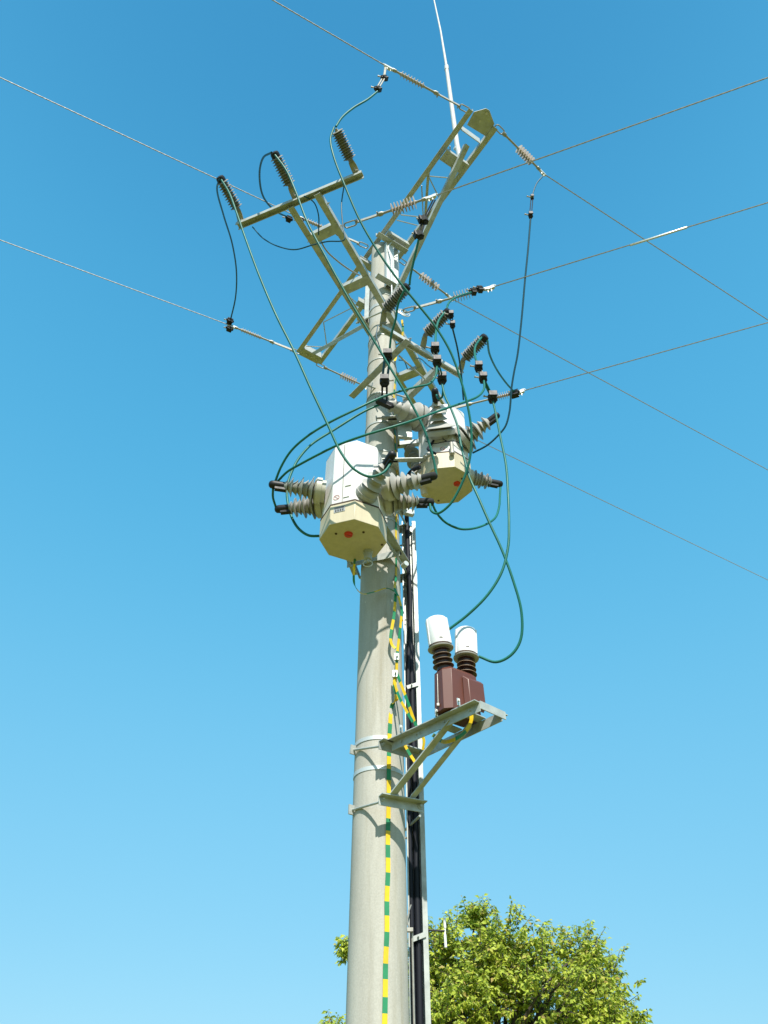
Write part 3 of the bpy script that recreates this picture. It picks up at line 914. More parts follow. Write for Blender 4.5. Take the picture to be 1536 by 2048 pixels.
mb = MB(); plate_pts(mb, [PY(794, 820, 4.8), PY(823, 822, 4.8), PY(824, 874, 4.8), PY(796, 872, 4.8)], .04); mb.build('gusset_plate', 'galv', br2)
mb = MB(); q0, q1 = PY(752, 837, 4.75), PY(800, 832, 4.75); tube(mb, [q0, q1], .009, 7); lathe(mb, q0, q1 - q0, [(0, .026), (.007, .026)], 14); mb.build('clamp_bolt', 'hardware', br2)

# ------------------------------------------------------------------ voltage transformer and its platform
zu = 3.815
pf = thing('transformer_platform', 'steel angle platform with two slanting struts projecting right from the pole', 'platform', (0.1, 4.8, zu))
zl = 3.462
pc = [PZ(757, 1482, zu), PZ(842, 1508, zu)]
lc = [PZ(757, 1592, zl), PZ(846, 1608, zl)]
mb = MB(); beam(mb, pc[0], pc[1], Lp(.06, .055, .006, 1, -1), V((0, 0, 1))); bolt(mb, pc[0].lerp(pc[1], .08) + V((.0, -.0, -.02)), (.4, -.8, 0), .014); mb.build('cross_angle', 'galv', pf)
mb = MB(); beam(mb, lc[0], lc[1], Lp(.06, .055, .006, 1, -1)); bolt(mb, lc[0].lerp(lc[1], .08) + V((0, 0, -.02)), (.4, -.8, 0), .014); bolt(mb, lc[0].lerp(lc[1], .92) + V((0, 0, -.02)), (.4, -.8, 0), .02); mb.build('cross_angle', 'galv', pf)
ar = [(PZ(785, 1484, zu), PZ(960, 1404, zu)), (PZ(838, 1502, zu), PZ(1002, 1423, zu))]
mb = MB(); beam(mb, ar[0][0], ar[0][1], Lp(.05, .06, .006, 1, -1))
for f_ in (.12, .3, .34, .62, .9): bolt(mb, ar[0][0].lerp(ar[0][1], f_) + V((0, 0, -.03)), (-.72, -.69, 0), .009, .008)
mb.build('platform_arm', 'galv', pf)
mb = MB(); beam(mb, ar[1][0], ar[1][1], Lp(.06, .06, .006, -1, -1)); mb.build('platform_arm', 'galv', pf)
ad = (ar[0][1] - ar[0][0]).normalized()
mb = MB(); ed = (ar[1][1] - ar[0][1]).normalized(); beam(mb, ar[0][1] + ad * .004 + V((0, 0, .0075)), ar[1][1] + ad * .004 + ed * .035 + V((0, 0, .0075)), Lp(.05, .05, .006, -1, -1)); mb.build('end_angle', 'galv', pf)
for t_, wd in ((.50, .07), (.78, .07)):
    mb = MB(); a, b = ar[0][0].lerp(ar[0][1], t_), ar[1][0].lerp(ar[1][1], t_); beam(mb, a + V((0, 0, .005)), b + V((0, 0, .005)), rect(wd, .006)); mb.build('cross_strip', 'galv', pf)
mb = MB(); beam(mb, PZ(792, 1592, zl) + V((0, 0, .0)), PZ(908, 1446, zu - .035), Lp(.05, .05, .006, 1, 1)); mb.build('strut', 'galv', pf)
mb = MB(); beam(mb, PZ(828, 1600, zl), PZ(944, 1454, zu - .045), Lp(.04, .04, .006, 1, 1)); mb.build('strut', 'galv', pf)
for px_, py_ in ((873, 1425), (917, 1404), (802, 1457)):
    mb = MB(); a = PZ(px_, py_, zu + .012); box(mb, a, (.006, .022, .045), ad); bolt(mb, a - V((0, .01, 0)), (0, -1, 0), .006); mb.build('lug', 'galv_bright', pf)
# clamp rods reaching round the pole with end pads
for zz, lft, crn in ((zu, (705, 1500), pc[0]), (zl, (702, 1620), lc[0])):
    mb = MB()
    pads = PY(lft[0] + 2, lft[1], 4.93)
    tube(mb, [crn + V((.02, .01, -.03)), pads], .008, 8)
    box(mb, pads, (.012, .05, .06), (crn - pads)); 
    mb.build('clamp_rod', 'galv', pf)
    mb = MB(); q1 = PZ(838, 1515, zz) if zz == zu else PZ(840, 1622, zz); tube(mb, [q1 + V((0, 0, -.03)), q1 + V((-.12, .33, -.03))], .008, 8); mb.build('clamp_rod', 'galv', pf)

cdir = (pc[1] - pc[0]).normalized(); cdir.z = 0; cdir.normalize()
vt = thing('voltage_transformer', 'brown epoxy transformer with two white capped bushings on the platform', 'transformer', (.455, 4.41, zu + .01))
vc = V((.452, 4.40, 0)); vn = V((cdir.y, -cdir.x, 0))
def VT(a, b, z): return vc + cdir * a + vn * b + V((0, 0, z))
zb_ = zu + .009; ztp = 4.125
mb = MB()
def loop(la, lb, ch, z, sh=0): return [VT(x, y, z) for x, y in ((-la, -lb + ch), (-la + ch, -lb), (la - ch, -lb), (la, -lb + ch), (la, lb - ch), (la - ch, lb), (-la + ch, lb), (-la, lb - ch))]
L0, L1, L2 = loop(.148, .086, .042, zb_), loop(.140, .080, .042, ztp - .03), loop(.115, .055, .03, ztp)
mb.add(L0 + L1 + L2, [(i, (i + 1) % 8, 8 + (i + 1) % 8, 8 + i) for i in range(8)] + [(8 + i, 8 + (i + 1) % 8, 16 + (i + 1) % 8, 16 + i) for i in range(8)] + [tuple(range(8))[::-1], tuple(range(16, 24))])
mb.build('epoxy_body', 'brown', vt, bevel=.002)
mb = MB(); mb.add([VT(-.02, .09, zb_ + .03), VT(.13, .09, zb_ + .03), VT(.13, .09, ztp - .06), VT(-.02, .09, ztp - .06), VT(.0, .125, zb_ + .05), VT(.12, .125, zb_ + .05), VT(.12, .12, ztp - .09), VT(.0, .12, ztp - .09)], [(0, 1, 5, 4), (1, 2, 6, 5), (2, 3, 7, 6), (3, 0, 4, 7), (4, 5, 6, 7)])
mb.build('secondary_box', 'brown', vt, bevel=.004)
mb = MB(); p0_, p1__ = VT(-.148, -.0, zb_ + .04), VT(-.142, .0, ztp - .05); tube(mb, [p0_ + V((-.004, -.004, 0)), p1__ + V((-.004, -.004, 0))], .0025, 6); box(mb, p0_ + V((-.005, -.005, 0)), (.014, .014, .016)); mb.build('earth_wire', 'hardware', vt)
vtcaps = []
for a_, tl, pxs in ((-.090, -.14, None), (.090, .05, None)):
    ax = (V((0, 0, 1)) + cdir * tl + vn * (0.02)).normalized(); bs = VT(a_, 0, ztp - .01)
    mb = MB(); prof = [(0, .046), (.012, .046)]
    for i in range(4):
        y = .012 + i * .036
        prof += [(y, .038), (y + .014, .04), (y + .018, .066 - .003 * i), (y + .022, .066 - .003 * i), (y + .028, .04)]
    prof += [(.165, .036)]
    lathe(mb, bs, ax, prof, 30)
    for i in range(4):
        y = .012 + i * .036 + .018
        lathe(mb, bs + ax * y, ax, [(0, .0655 - .003 * i), (.0005, .0672 - .003 * i), (.0035, .0672 - .003 * i), (.004, .0655 - .003 * i)], 30, 1)  # thin ring carrying the painted lit edge of each shed
    b_ = mb.build('bushing', ['brown_dark', 'rim'], vt)
    mb = MB(); lathe(mb, bs + ax * .15, ax, [(0, .040), (.0, .082), (.006, .084), (.010, .078), (.012, .05)], 30)
    mb.build('rim_plate', 'sheds', b_)
    mb = MB(); lathe(mb, bs + ax * .158, ax, [(0, .05), (.001, .071), (.012, .074), (.19, .072), (.205, .066), (.214, .05), (.218, .02), (.218, 0.001)], 34)
    lathe(mb, bs + ax * .152, ax, [(0, .05), (.0, .074), (.02, .076), (.024, .06)], 34, 1)
    d_, s_, u_ = frame(ax)
    for ang in (205, 335, 90):
        o_ = (V((math.cos(R(ang)), math.sin(R(ang)), 0))); o_ = (o_ - ax * o_.dot(ax)).normalized()
        beam(mb, bs + ax * .175 + o_ * .071, bs + ax * .355 + o_ * .069, rect(.012, .014), up=o_)
    o_ = V((.05, -1, 0)); o_ = (o_ - ax * o_.dot(ax)).normalized()
    box(mb, bs + ax * .20 + o_ * .072, (.02, .006, .006), V((1, 0, 0)), mi=1)
    mb.build('terminal_cover', ['white', 'gasket'], b_)
    vtcaps.append(bs + ax * .28 + V((.06, 0, 0)))

# ------------------------------------------------------------------ cable duct beside the pole
du = thing('cable_duct', 'galvanised channel duct running up the right side of the pole', 'cable duct', (.19, 5.1, 2))
zt_d = 6.0
mb = MB()
dz0, dz1 = -.1, zt_d
xl0, xr0, xr1 = .135, .252, .250
def dprof():
    a, b = -.058, .058; h = .07; t = .004; lip = .030; lipl = .008
    return [(a, 0), (b, 0), (b, h), (b - lip, h), (b - lip, h - t), (b - t, h - t), (b - t, t), (a + t, t), (a + t, h - t), (a + lipl, h - t), (a + lipl, h), (a, h)]
pr = dprof()
beam(mb, V((.194, 5.16, dz0)), V((.210, 5.16, dz1)), [(x, y) for x, y in pr], up=V((0, -1, 0)))
mb.build('channel', 'galv', du)
for zz in (2.78, 4.42):
    mb = MB(); box(mb, V((.197 + (zz) * .002, 5.083, zz)), (.085, .006, .028), V((1, 0, .35))); bolt(mb, V((.2, 5.08, zz)), (0, -1, 0), .006); mb.build('cross_strap', 'galv', du)
for zz in (3.75, 3.35, 2.62, 5.0, 5.75):
    mb = MB(); tube(mb, [V((.08, 5.12, zz - .01)), V((.17, 5.13, zz + .02))], .007, 6); box(mb, V((.10, 5.10, zz)), (.06, .02, .02)); mb.build('standoff_clip', 'galv', du)
mb = MB(); box(mb, PZ(817, 1025, 5.95) + V((0, .0, 0)), (.09, .04, .05), V((1, .4, 0))); beam(mb, PY(775, 1015, 4.85), PY(822, 1030, 5.05), Lp(.03, .03, .005)); mb.build('top_bracket', 'galv_bright', du)
ctl = []
for k, (dx, r_) in enumerate(((-.028, .016), (.008, .019))):
    t_ = thing('control_cable', ['thick black cable inside the duct nearer the pole, curving from the front tank', 'thick black cable inside the duct on its outer side, rising to the rear tank'][k], 'cable', (.19 + dx, 5.12, 2), 'black control cables in the duct')
    mb = MB()
    if k == 0:
        P = [V((.185 + dx, 5.12, -.1)), V((.192 + dx, 5.115, 2.5)), V((.196 + dx, 5.10, 4.3)), PY(820, 1180, 5.05), PY(812, 1125, 5.0), PY(800, 1103, 4.95), PY(786, 1097, 4.85)]
    else:
        P = [V((.185 + dx, 5.12, -.1)), V((.192 + dx, 5.115, 2.5)), V((.196 + dx, 5.11, 4.3)), PY(815, 1080, 5.07), PY(813, 1020, 5.05), PY(812, 985, 5.0), PY(815, 955, 4.92), PY(826, 940, 4.85), PY(840, 934, 4.8)]
    tube(mb, spline(P, 10), r_, 12)
    mb.build('sheath', 'rubber', t_)
# small dipole aerial on the duct
an = thing('dipole_aerial', 'small white upright rod aerial on a dark side arm in front of the tree', 'aerial', PY(890, 1862, 5.1))
mb = MB(); tube(mb, [PY(850, 1860, 5.1), PY(890, 1862, 5.1)], .0055, 8); mb.build('side_arm', 'black', an)
mb = MB(); tube(mb, [PY(889, 1836, 5.1), PY(890, 1856, 5.1)], .008, 10); tube(mb, [PY(890, 1869, 5.1), PY(891.5, 1895, 5.1)], .008, 10); tube(mb, [PY(890, 1855, 5.1), PY(890, 1870, 5.1)], .005, 8); mb.build('rod', 'white', an)
mb = MB(); tube(mb, spline([PY(820, 1860, 5.02), PY(815, 1845, 5.02), PY(817, 1825, 5.03), PY(822, 1810, 5.06)], 5), .004, 6)
tube(mb, [V((.163, 5.0, 2.1)), V((.163, 5.02, PY(822, 1862, 5.02).z))], .006, 8); box(mb, PY(820, 1860, 5.0), (.035, .03, .02)); mb.build('feeder_lead', 'hardware', an)

# ------------------------------------------------------------------ green and yellow earthing strip
es = thing('earthing_strip', 'green and yellow striped earthing strip running up the pole', 'earthing strip', (0, 4.84, 2))
def on_pole(px, py, off=.004):
    """where the sight line meets the pole surface"""
    r = ray(px, py)
    y = 4.82
    for _ in range(12):
        p = r * (y / r.y); p.z += 1.6
        c = pole_c(p.z); rr = pole_r(p.z) + off
        dx = max(-rr * .98, min(rr * .98, p.x - c.x))
        y = c.y - math.sqrt(rr * rr - dx * dx)
    p = r * (y / r.y); p.z += 1.6
    return p
def pn_(p):
    c = pole_c(p.z); d = V(p) - c; d.z = 0
    return d.normalized()
mb = MB()
P = [on_pole(x, y) for x, y in ((765, 2300), (769, 2060), (770.5, 1985), (771, 1930), (773.8, 1860), (773.6, 1800), (776, 1740), (775.6, 1690), (777, 1610), (778, 1500), (780, 1450), (784, 1410))]
P += [PY(793, 1398, 4.80), PY(789, 1370, 4.80), PY(791, 1350, 4.80)]
ribbon(mb, spline(P, 4), .028, .003, pn_, .083)
mb.build('pole_strip', ['yellow', 'tgreen'], es)
mb = MB()
P = [PY(793, 1352, 4.80), PY(794, 1310, 4.79), PY(801, 1250, 4.78), PY(803, 1220, 4.78), PY(797, 1195, 4.79), PY(790, 1180, 4.80)] + [on_pole(792, y) for y in (1150, 1100, 1050)] 
P += [on_pole(x, y) for x, y in ((793, 1000), (794, 950), (791, 900), (789, 840), (788, 790), (792, 750))]
ribbon(mb, spline(P, 5), .020, .003, pn_, .10, 0); mb.build('upper_strip', ['yellow', 'tgreen'], es)
mb = MB()
P = [PY(791, 1188, 4.80), PY(788, 1230, 4.79), PY(781, 1280, 4.79), PY(785, 1292, 4.80), PY(792, 1298, 4.80)]
ribbon(mb, spline(P, 5), .022, .003, pn_, .085, 1); mb.build('loop_strip', ['yellow', 'tgreen'], es)
mb = MB()
P = [PZ(710, 1118, 5.19), PY(708, 1140, 4.5), PY(709, 1170, 4.55), PY(722, 1187, 4.62), PY(745, 1185, 4.72), PY(775, 1177, 4.79), PY(789, 1183, 4.80)]
ribbon(mb, spline(P, 6), .016, .003, lambda p: V((0, -1, .8)), .12, 1); mb.build('tank_strip', ['yellow', 'tgreen'], es)
mb = MB()
P = [PY(792, 1342, 4.79), PY(803, 1370, 4.76), PY(816, 1405, 4.72), PY(832, 1450, 4.68), PY(848, 1480, 4.65), PY(846, 1500, 4.66)]
ribbon(mb, spline(P, 5), .020, .003, lambda p: V((-.9, -1, .2)), .12, 1); mb.build('branch_strip', ['yellow', 'tgreen'], es)
mb = MB()
P = [PY(788, 1360, 4.79), PY(797, 1390, 4.74), PY(811, 1418, 4.68), PY(826, 1444, 4.64)]
ribbon(mb, spline(P, 5), .018, .003, lambda p: V((-.9, -1, .2)), .12, 0); mb.build('branch_strip', ['yellow', 'tgreen'], es)
mb = MB()
P = [PZ(942, 1424, zu - .0), PY(943, 1440, 4.30), PY(935, 1458, 4.32), PY(915, 1476, 4.42), PY(890, 1484, 4.50), PY(866, 1470, 4.62)]
ribbon(mb, spline(P, 6), .024, .003, lambda p: V((-.6, -1, 0)), .13, 0); mb.build('transformer_strip', ['yellow', 'tgreen'], es)
mb = MB()
P = [PY(807, 1484, 4.74), PY(815, 1500, 4.73), PY(830, 1524, 4.70)]
ribbon(mb, spline(P, 6), .018, .003, lambda p: V((-.3, -1, 0)), .06, 0); mb.build('branch_strip', ['yellow', 'tgreen'], es)
mb = MB()
P = [PY(804, 640, 4.85), PY(806, 660, 4.86), PY(803, 682, 4.9), PY(796, 700, 4.93), PY(790, 722, 4.9)]
ribbon(mb, spline(P, 5), .022, .003, lambda p: V((-.3, -1, 0)), .10, 0); mb.build('upper_strip', ['yellow', 'tgreen'], es)
for q in ((793, 1314), (790, 1348)):
    mb = MB(); c = PY(*q, 4.785); box(mb, c, (.032, .02, .05), V((1, 0, 0))); bolt(mb, c + V((.004, -.01, .0)), (0, -1, 0), .008, .014); mb.build('strip_clamp', 'galv_bright', es)

# ------------------------------------------------------------------ jumper cables
def cable(pts, Y0, Y1, label, r=.0092, m='green', ends=None, Ym=None):
    n = len(pts)
    # distance share in the picture drives the depth between the two fixings
    acc = [0]
    for a, b in zip(pts[:-1], pts[1:]): acc.append(acc[-1] + math.hypot(a[0] - b[0], a[1] - b[1]))
    P = []
    for (x, y), d in zip(pts, acc):
        f = d / acc[-1]
        Y = Y0 + (Y1 - Y0) * f
        if Ym is not None: Y += (Ym - (Y0 + Y1) / 2) * math.sin(math.pi * f)
        P.append(PY(x, y, Y))
    t = thing('jumper_cable', label, 'cable', P[0], 'insulated jumper cables' )
    mb = MB(); tube(mb, spline(P, 8), r, 10); mb.build('sheath', m, t)
    return P
a1_, a2_, a3_, a4_, a5_, a6_ = [a.y for a in arr]
cable([(443, 360), (458, 385), (473, 425), (492, 480), (520, 555), (553, 632), (588, 702), (623, 780), (655, 848), (682, 905), (708, 938), (738, 953), (765, 946), (779, 930), (786, 912)], a1_, cy - .44, 'green cable from the outer left arrester sweeping down to the front tank bushing')
cable([(439, 358), (434, 378), (447, 430), (465, 490), (473, 545), (471, 595), (461, 640)], a1_, 6.05, 'dark cable from the outer left arrester down to the lower left wire', .009, 'blue')
cable([(550, 310), (572, 340), (592, 385), (615, 445), (652, 515), (698, 598), (740, 668), (780, 735), (820, 802), (848, 858), (865, 910), (873, 950)], a2_, cy - .28, 'green cable from the middle upper arrester crossing the pole to the front tank')
cable([(543, 305), (526, 316), (519, 348), (526, 392), (548, 420), (580, 436)], a2_, 4.52, 'dark cable looping left from the middle upper arrester behind the rail', .010, 'blue')
cable([(755, 183), (735, 199), (708, 215), (685, 234), (672, 253)], 2.97, a3_, 'short green cable from black clamps under the highest wire to the disc arrester', .010)
cable([(668, 255), (661, 278), (668, 315), (690, 372), (722, 445), (762, 512), (800, 565), (835, 608), (872, 655), (900, 702), (920, 755), (937, 820), (943, 870), (938, 925), (921, 973), (898, 1011), (875, 1027), (863, 1022), (860, 1008)], a3_, cy - .02, 'long green cable from the disc arrester curling under the rear tank to a grey boot')
cable([(884, 768), (890, 792), (903, 820), (915, 852), (922, 890), (930, 923), (938, 952), (959, 1000), (980, 1048), (1003, 1098), (1026, 1160), (1043, 1225), (1041, 1280), (1022, 1310), (992, 1324), (958, 1313)], 4.25, 4.45, 'green cable reaching the right white transformer cap from below', Ym=4.2)
cable([(986, 803), (992, 830), (1001, 875), (1012, 930), (1016, 985), (1018, 1050), (1016, 1095), (1003, 1145), (975, 1190), (935, 1230), (896, 1260)], 4.35, 4.38, 'green cable reaching the left white transformer cap from above', Ym=4.2)
cable([(874, 732), (871, 752), (858, 768), (836, 773), (812, 779), (762, 795), (707, 821), (657, 846), (614, 873), (582, 902), (562, 934), (550, 964)], 4.05, cy - .16, 'uppermost of the green cables arching over to the left tank bushings', Ym=3.86)
cable([(968, 762), (968, 778), (957, 792), (927, 805), (886, 819), (823, 842), (791, 852), (728, 871), (676, 890), (637, 909), (603, 927), (574, 944), (556, 962)], 4.2, cy - .16, 'lowest nearly straight green cable crossing pole and tank top to the left bushings', Ym=3.80)
cable([(762, 808), (728, 823), (666, 861), (624, 888), (599, 915), (585, 940), (575, 971), (575, 1002), (585, 1038), (599, 1059), (618, 1071), (640, 1072)], 4.55, cy + .18, 'green cable looping round behind the left tank bushings to the tank side', .0105)
cable([(546, 978), (546, 995), (552, 1015)], cy - .14, cy + .09, 'short green link between the two left bushing boots', .009)
cable([(1085, 353), (1074, 366), (1067, 383), (1064, 395)], 4.07, 4.09, 'short thin cable under the clamp right of the highest crossarm end', .007, 'blue')
cable([(1061, 438), (1056, 500), (1050, 560), (1043, 640), (1035, 710), (1028, 745), (1023, 777), (1019, 823), (1011, 852), (998, 869), (975, 890), (945, 906)], 4.09, 5.25, 'long dark blue cable dropping almost straight at the right to the rear tank', .0095, 'blue')
cable([(1001, 975), (1000, 990), (998, 1015), (990, 1036), (969, 1050), (940, 1058), (917, 1057), (890, 1044), (873, 1025), (864, 1006)], c2y + .2, 4.55, 'green cable hanging in a low loop from the right bushing of the rear tank', .0095)
cable([(819, 570), (821, 552), (828, 520), (837, 480)], a4_, 3.62, 'green cable from the arrester at the pole up to two black clamps', .010)
cable([(810, 578), (797, 606), (791, 640), (783, 668), (779, 702)], a4_, 4.25, 'green cable hanging from the arrester at the pole down to black clamps', .010)
cable([(893, 618), (899, 604), (918, 592), (942, 585)], a5_, 4.4, 'green cable curving from the middle lower arrester to the clamps on the wire', .010)
cable([(889, 625), (877, 642), (872, 664), (871, 690)], a5_, 4.0, 'short green cable looping down from the middle lower arrester', .010)
cable([(905, 656), (915, 698), (922, 745), (927, 800)], 4.2, 4.9, 'thin dark cable hanging between middle and right lower arresters', .008, 'blue')
cable([(963, 675), (951, 692), (950, 712), (955, 728)], a6_, 4.2, 'short green cable looping left from the far right arrester', .010)
cable([(975, 682), (979, 708), (994, 740), (1014, 768), (1027, 782)], a6_, 5.7, 'green cable from the far right arrester down to the lowest branch wire', .010)
cable([(873, 790), (878, 798), (884, 794), (886, 780), (885, 768)], c2y - .56, 4.25, 'tiny green loop at the black boot on top of the rear tank', .009)
cable([(505, 454), (528, 478), (560, 494), (592, 499), (625, 490), (655, 483), (688, 480), (686, 455), (683, 410), (688, 372)], 3.8, 3.4, 'thin dark lead hanging in a loop under the ladder frame', .006, 'blue')
cable([(608, 392), (628, 405), (637, 430), (637, 470)], 3.5, 3.8, 'thin dark lead bending down from the middle of the upper rail', .006, 'blue')
cable([(636, 470), (652, 500), (675, 522), (700, 540), (722, 552)], 3.9, 4.4, 'grey lead lying along the inside of the ladder frame', .008, 'hardware')
cable([(798, 720), (808, 722), (815, 738)], 4.9, 5.2, 'short thin blue lead right of the pole above the cross channel', .006, 'blue')
cable([(832, 716), (842, 718), (855, 730), (866, 738)], 5.0, 4.2, 'short light blue lead left of the stacked black clamps', .006, 'blue')
cable([(756, 650), (753, 670), (758, 690), (766, 712)], 4.5, 4.5, 'thin pale lead hanging beside the bolt of the lower rail', .005, 'blue')

# ------------------------------------------------------------------ black clamps
def clampbox(px, py, Y, label, axis, size=(.065, .055, .06), m='greybox', pin=None):
    c = PY(px, py, Y)
    t = thing('piercing_clamp', label, 'clamp', c, 'black clamps on the jumper cables')
    ax = V(axis).normalized(); _, s, u = frame(ax)
    size = [k * 1.03 for k in size]
    mb = MB()
    a, b, l = size[1] / 2, size[2] / 2, size[0] / 2
    pr = [(-a, 0), (-a * .55, -b), (a * .55, -b), (a, 0), (a * .55, b), (-a * .55, b)]
    beam(mb, c - ax * l, c + ax * l, pr)
    mb.build('upper_jaw', m, t, bevel=.003)
    mb = MB(); beam(mb, c - ax * l * .9 - u * (b * 1.25), c + ax * l * .9 - u * (b * 1.25), rect(a * 1.7, b * .5))
    for k in (-1, 1): lathe(mb, c + ax * k * l * .98, ax * k, [(0, .018), (.012, .017), (.016, .013)], 12)
    mb.build('lower_jaw', 'black', t, bevel=.002)
    mb = MB(); pd = V(pin or (-1, -.2, .1)).normalized(); lathe(mb, c + pd * a, pd, [(0, .007), (.03, .007), (.03, .010), (.038, .010)], 8); mb.build('shear_bolt', 'hardware', t)
    return c
def links(c0, c1, label, r=.0075, m='blue', off=.012):
    d = (c1 - c0).normalized(); _, s, u = frame(d)
    t = thing('twin_link', label, 'cable', c0, 'short twin links between clamps')
    for k in (-1, 1):
        mb = MB(); tube(mb, [c0 + V((k * off, 0, 0)), c1 + V((k * off, 0, 0))], r, 8); mb.build('link', m, t)
ZD = (0, 0, -1)
a = clampbox(768, 155, 2.97, 'black clamp just below the highest wire, upper of a pair', (.4, .1, .5), (.05, .05, .05))
b = clampbox(755, 177, 2.97, 'black clamp below the highest wire, lower of a pair', (.4, .1, .5), (.05, .05, .05)); links(a, b, 'pale short links between the two clamps under the highest wire', m='hardware')
links(PY(771, 135, 2.96), a, 'short stub joining the highest wire clamp to the black clamps', m='hardware', off=.005)
a = clampbox(1064, 395, 4.09, 'small beige connector on the thin cable right of the highest crossarm end', ZD, (.04, .04, .04), 'beige')
b = clampbox(1061, 431, 4.09, 'small black clamp under the beige connector', ZD, (.05, .05, .05)); links(a, b, 'thin twin links under the beige connector', .005, 'rubber', .01)
a = clampbox(848, 440, 3.58, 'black clamp in front of the top crossarm, upper of a pair', (.2, .05, -1), (.075, .065, .065))
b = clampbox(839, 470, 3.62, 'black clamp in front of the top crossarm, lower of a pair', (.25, .05, -1), (.07, .065, .065)); links(a, b, 'twin links between the two clamps in front of the top crossarm', .009, 'rubber')
links(PY(868, 400, 3.5), a, 'stub from the large insulator clamp down to the black clamps', .007, 'rubber', .01)
clampbox(946, 582, 4.42, 'black clamp on the middle branch wire beside its insulator', (1, .2, .3), (.05, .06, .06))
clampbox(959, 577, 4.43, 'black clamp on the middle branch wire nearer its dead end', (1, .2, .3), (.05, .06, .06))
a = clampbox(902, 630, 4.15, 'small black clamp behind the cap of the middle lower arrester', ZD, (.05, .05, .05), 'black')
b = clampbox(905, 650, 4.2, 'small black clamp right of the middle lower arrester', ZD, (.05, .05, .05), 'black'); links(a, b, 'thin twin links right of the middle lower arrester', .004, 'rubber', .01)
a = clampbox(870, 698, 4.02, 'dark clamp under the middle lower arrester, top of three', ZD, (.06, .075, .07))
b = clampbox(874, 724, 4.05, 'dark clamp under the middle lower arrester, second of three', ZD, (.06, .075, .07)); links(a, b, 'twin links between the top two of three stacked clamps', .007, 'hardware', .014)
c = clampbox(884, 758, 4.25, 'dark clamp above the rear tank boot, bottom of three', ZD, (.06, .08, .08)); links(b, c, 'twin links to the clamp above the rear tank boot', .007, 'green', .010)
a = clampbox(957, 735, 4.2, 'dark clamp under the far right arrester, top of three', ZD, (.055, .07, .07))
b = clampbox(966, 757, 4.22, 'dark clamp under the far right arrester, second of three', ZD, (.055, .07, .07)); links(a, b, 'twin links between the clamps under the far right arrester', .007, 'hardware', .014)
c = clampbox(985, 796, 4.35, 'dark clamp in front of the lowest branch insulator, bottom of three', ZD, (.06, .08, .08)); links(b, c, 'green twin links to the clamp in front of the lowest branch insulator', .008, 'green', .008)
a = clampbox(775, 712, 4.28, 'dark clamp hanging in front of the pole, upper of a pair', ZD, (.065, .085, .08))
b = clampbox(769, 763, 4.4, 'dark clamp hanging in front of the pole, lower of a pair', ZD, (.065, .085, .08), pin=(1, -.2, 0)); links(a, b, 'dark twin links between the clamps in front of the pole', .011, 'blue', .022)
c = clampbox(769, 805, 4.52, 'long black terminal block in front of the pole at the end of hanging links', (1, .3, -.35), (.15, .05, .05), 'black'); links(b, c, 'dark twin links down to the long black terminal block', .009, 'rubber', .020)
clampbox(460, 641, 6.05, 'black clamp on the lower left wire, upper of a pair', (1, .5, 0), (.07, .075, .065), 'black')
clampbox(459, 657, 6.09, 'black clamp on the lower left wire, lower of a pair', (1, .5, 0), (.07, .07, .05), 'black')
clampbox(578, 437, 4.5, 'black clamp left of the ladder frame near the pole head wire', (1, .5, 0), (.06, .07, .05), 'black')
clampbox(600, 439, 4.6, 'black clamp right of the ladder frame bar near the pole head wire', (1, .5, 0), (.06, .07, .05), 'black')
clampbox(1029, 786, 5.75, 'black clamp at the dead end of the lowest branch wire', (1, -.4, 0), (.09, .075, .07), 'black')

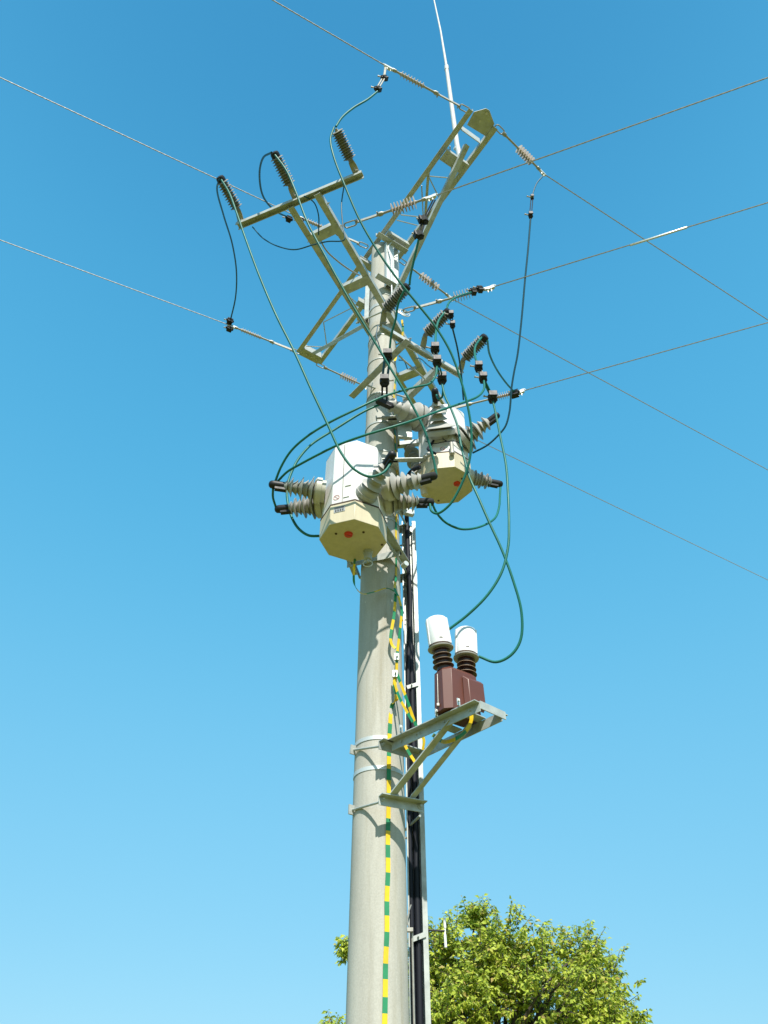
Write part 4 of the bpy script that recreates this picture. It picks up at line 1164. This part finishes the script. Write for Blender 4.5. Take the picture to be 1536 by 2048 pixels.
# ------------------------------------------------------------------ tree behind
def tree():
    rnd = random.Random(11)
    Yt = 17.0
    base = PY(985, 2048, Yt); base = V((base.x, Yt, 0))
    t = thing('walnut_tree', 'broad leafy light green tree behind the foot of the pole', 'tree', base)
    lob = [(952, 1832, 34, 1.2), (955, 1876, 66, 1.0), (905, 1905, 62, .9), (1000, 1912, 80, 1), (862, 1955, 90, 1), (1075, 1925, 62, .9), (1145, 1935, 70, 1), (1210, 1962, 58, 1), (1160, 1905, 34, 1), (950, 1985, 110, 1), (1060, 2010, 110, 1), (1170, 2040, 95, 1), (1240, 2052, 52, .9),
           (870, 2060, 110, 1), (760, 2010, 85, .5), (694, 1898, 25, 1.3), (680, 2070, 52, 1), (735, 1935, 45, .35), (1020, 2120, 170, 1), (860, 2170, 150, 1), (1180, 2150, 120, 1), (1275, 2110, 42, .7), (730, 2150, 100, .9)]
    lobes = []
    for px, py, r, d in lob:
        c = PY(px, py, Yt); k = (c.y * cT + (c.z - 1.6) * sT) / FL
        for dy in (-.9, 0.6):
            c2 = c + V((0, dy * r * k * 1.1 + rnd.uniform(-.3, .3), 0)); lobes.append((c2, r * k * (1 if dy < 0 else .95), d))
    # limbs
    limbs = MB(); twigs_src = []
    top = V((base.x - .2, Yt, 3.1))
    trunk = MB(); tr = spline([base, base + V((.12, .05, 1.1)), V((base.x - .05, Yt, 2.2)), top], 6)
    tube(trunk, tr, [.32 - .12 * i / (len(tr) - 1) for i in range(len(tr))], 14)
    trunk.build('trunk', 'bark', t)
    for c, r, d in lobes:
        s = top + V((rnd.uniform(-.1, .1), rnd.uniform(-.1, .1), rnd.uniform(-.6, .3)))
        m1 = s.lerp(c, .35) + V((rnd.uniform(-.3, .3), rnd.uniform(-.3, .3), rnd.uniform(-.1, .35)))
        m2 = s.lerp(c, .7) + V((rnd.uniform(-.25, .25), rnd.uniform(-.25, .25), rnd.uniform(-.1, .25)))
        pts = spline([s, m1, m2, c], 5)
        tube(limbs, pts, [.075 * (1 - .8 * i / (len(pts) - 1)) for i in range(len(pts))], 7)
    lv, lf = [], []
    def leaf(p, d, L, Wd):
        d = d.normalized(); up = V((rnd.uniform(-.8, .8), rnd.uniform(-1.3, .3), rnd.uniform(.2, .9)))
        s = d.cross(up)
        if s.length < 1e-3: return
        s.normalize(); n = s.cross(d)
        k = len(lv)
        f = n * Wd * .28
        lv.extend([p, p + d * L * .45 + s * Wd - f * -1, p + d * L * .5 - f * .3, p + d * L * .45 - s * Wd + f, p + d * L - n * L * .18])
        lf.extend([(k, k + 1, k + 2), (k + 1, k + 4, k + 2), (k, k + 2, k + 3), (k + 2, k + 4, k + 3)])
    for c, r, d in lobes:
        n = int(56 * d * (r ** 2) / .25)
        n = min(n, 240)
        for _ in range(n):
            dr = V((rnd.gauss(0, 1), rnd.gauss(0, 1), rnd.gauss(0, 1))).normalized()
            if dr.z < -.5 and rnd.random() < .6: continue
            bump = 1 + .28 * noise.noise(c * 3 + dr * 2.6)
            rad = r * bump * (rnd.random() ** .33) * rnd.uniform(.86, 1.16)
            p = c + dr * rad
            if noise.noise(V((p.x * 1.15, p.y * .8, p.z * 1.15 + 4))) < -.13 and rnd.random() < .9 and r > .45 and c.z < PY(950, 1860, Yt).z: continue
            # twig
            st = c + dr * max(0, rad - rnd.uniform(.15, .4)) + V((rnd.uniform(-.05, .05), 0, -.08))
            tube(limbs, [st, p], [.008, .003], 4)
            tw = (p - st).normalized()
            nl = rnd.randint(4, 7)
            for j in range(nl):
                q = st.lerp(p, (j + 1.0) / nl)
                # compound leaf rosette
                a = rnd.uniform(0, 6.28)
                for m_ in range(rnd.randint(3, 5)):
                    aa = a + m_ * 1.4
                    dd = (tw * .5 + V((math.cos(aa), math.sin(aa), rnd.uniform(-1.5, .1)))).normalized()
                    L = rnd.choice((rnd.uniform(.04, .08), rnd.uniform(.07, .125)))
                    leaf(q + dd * .015, dd, L, L * rnd.uniform(.22, .32))
    limbs.build('limbs', 'bark', t)
    mb = MB(); mb.v = [tuple(p) for p in lv]; mb.f = lf; mb.m = [0] * len(lf)
    mb.build('crown', 'leaf', t, smooth=False)
    print('leaves', len(lf) // 4)
tree()

co = thing('wire_coil', 'small coil of pale spare wire hanging right of the pole behind the highest lower arrester', 'wire coil', PY(803, 622, 4.95))
mb = MB()
for k in range(4):
    c = PY(800 + k * 2.5, 622 + k * 1.5, 4.95)
    tube(mb, [c + V((.055 * math.cos(R(a * 20)) + .004 * k, .02 * math.sin(R(a * 20 + k * 25)), .06 * math.sin(R(a * 20)))) for a in range(18)], .0055, 7, closed=True)
mb.build('loops', 'galv_bright', co)
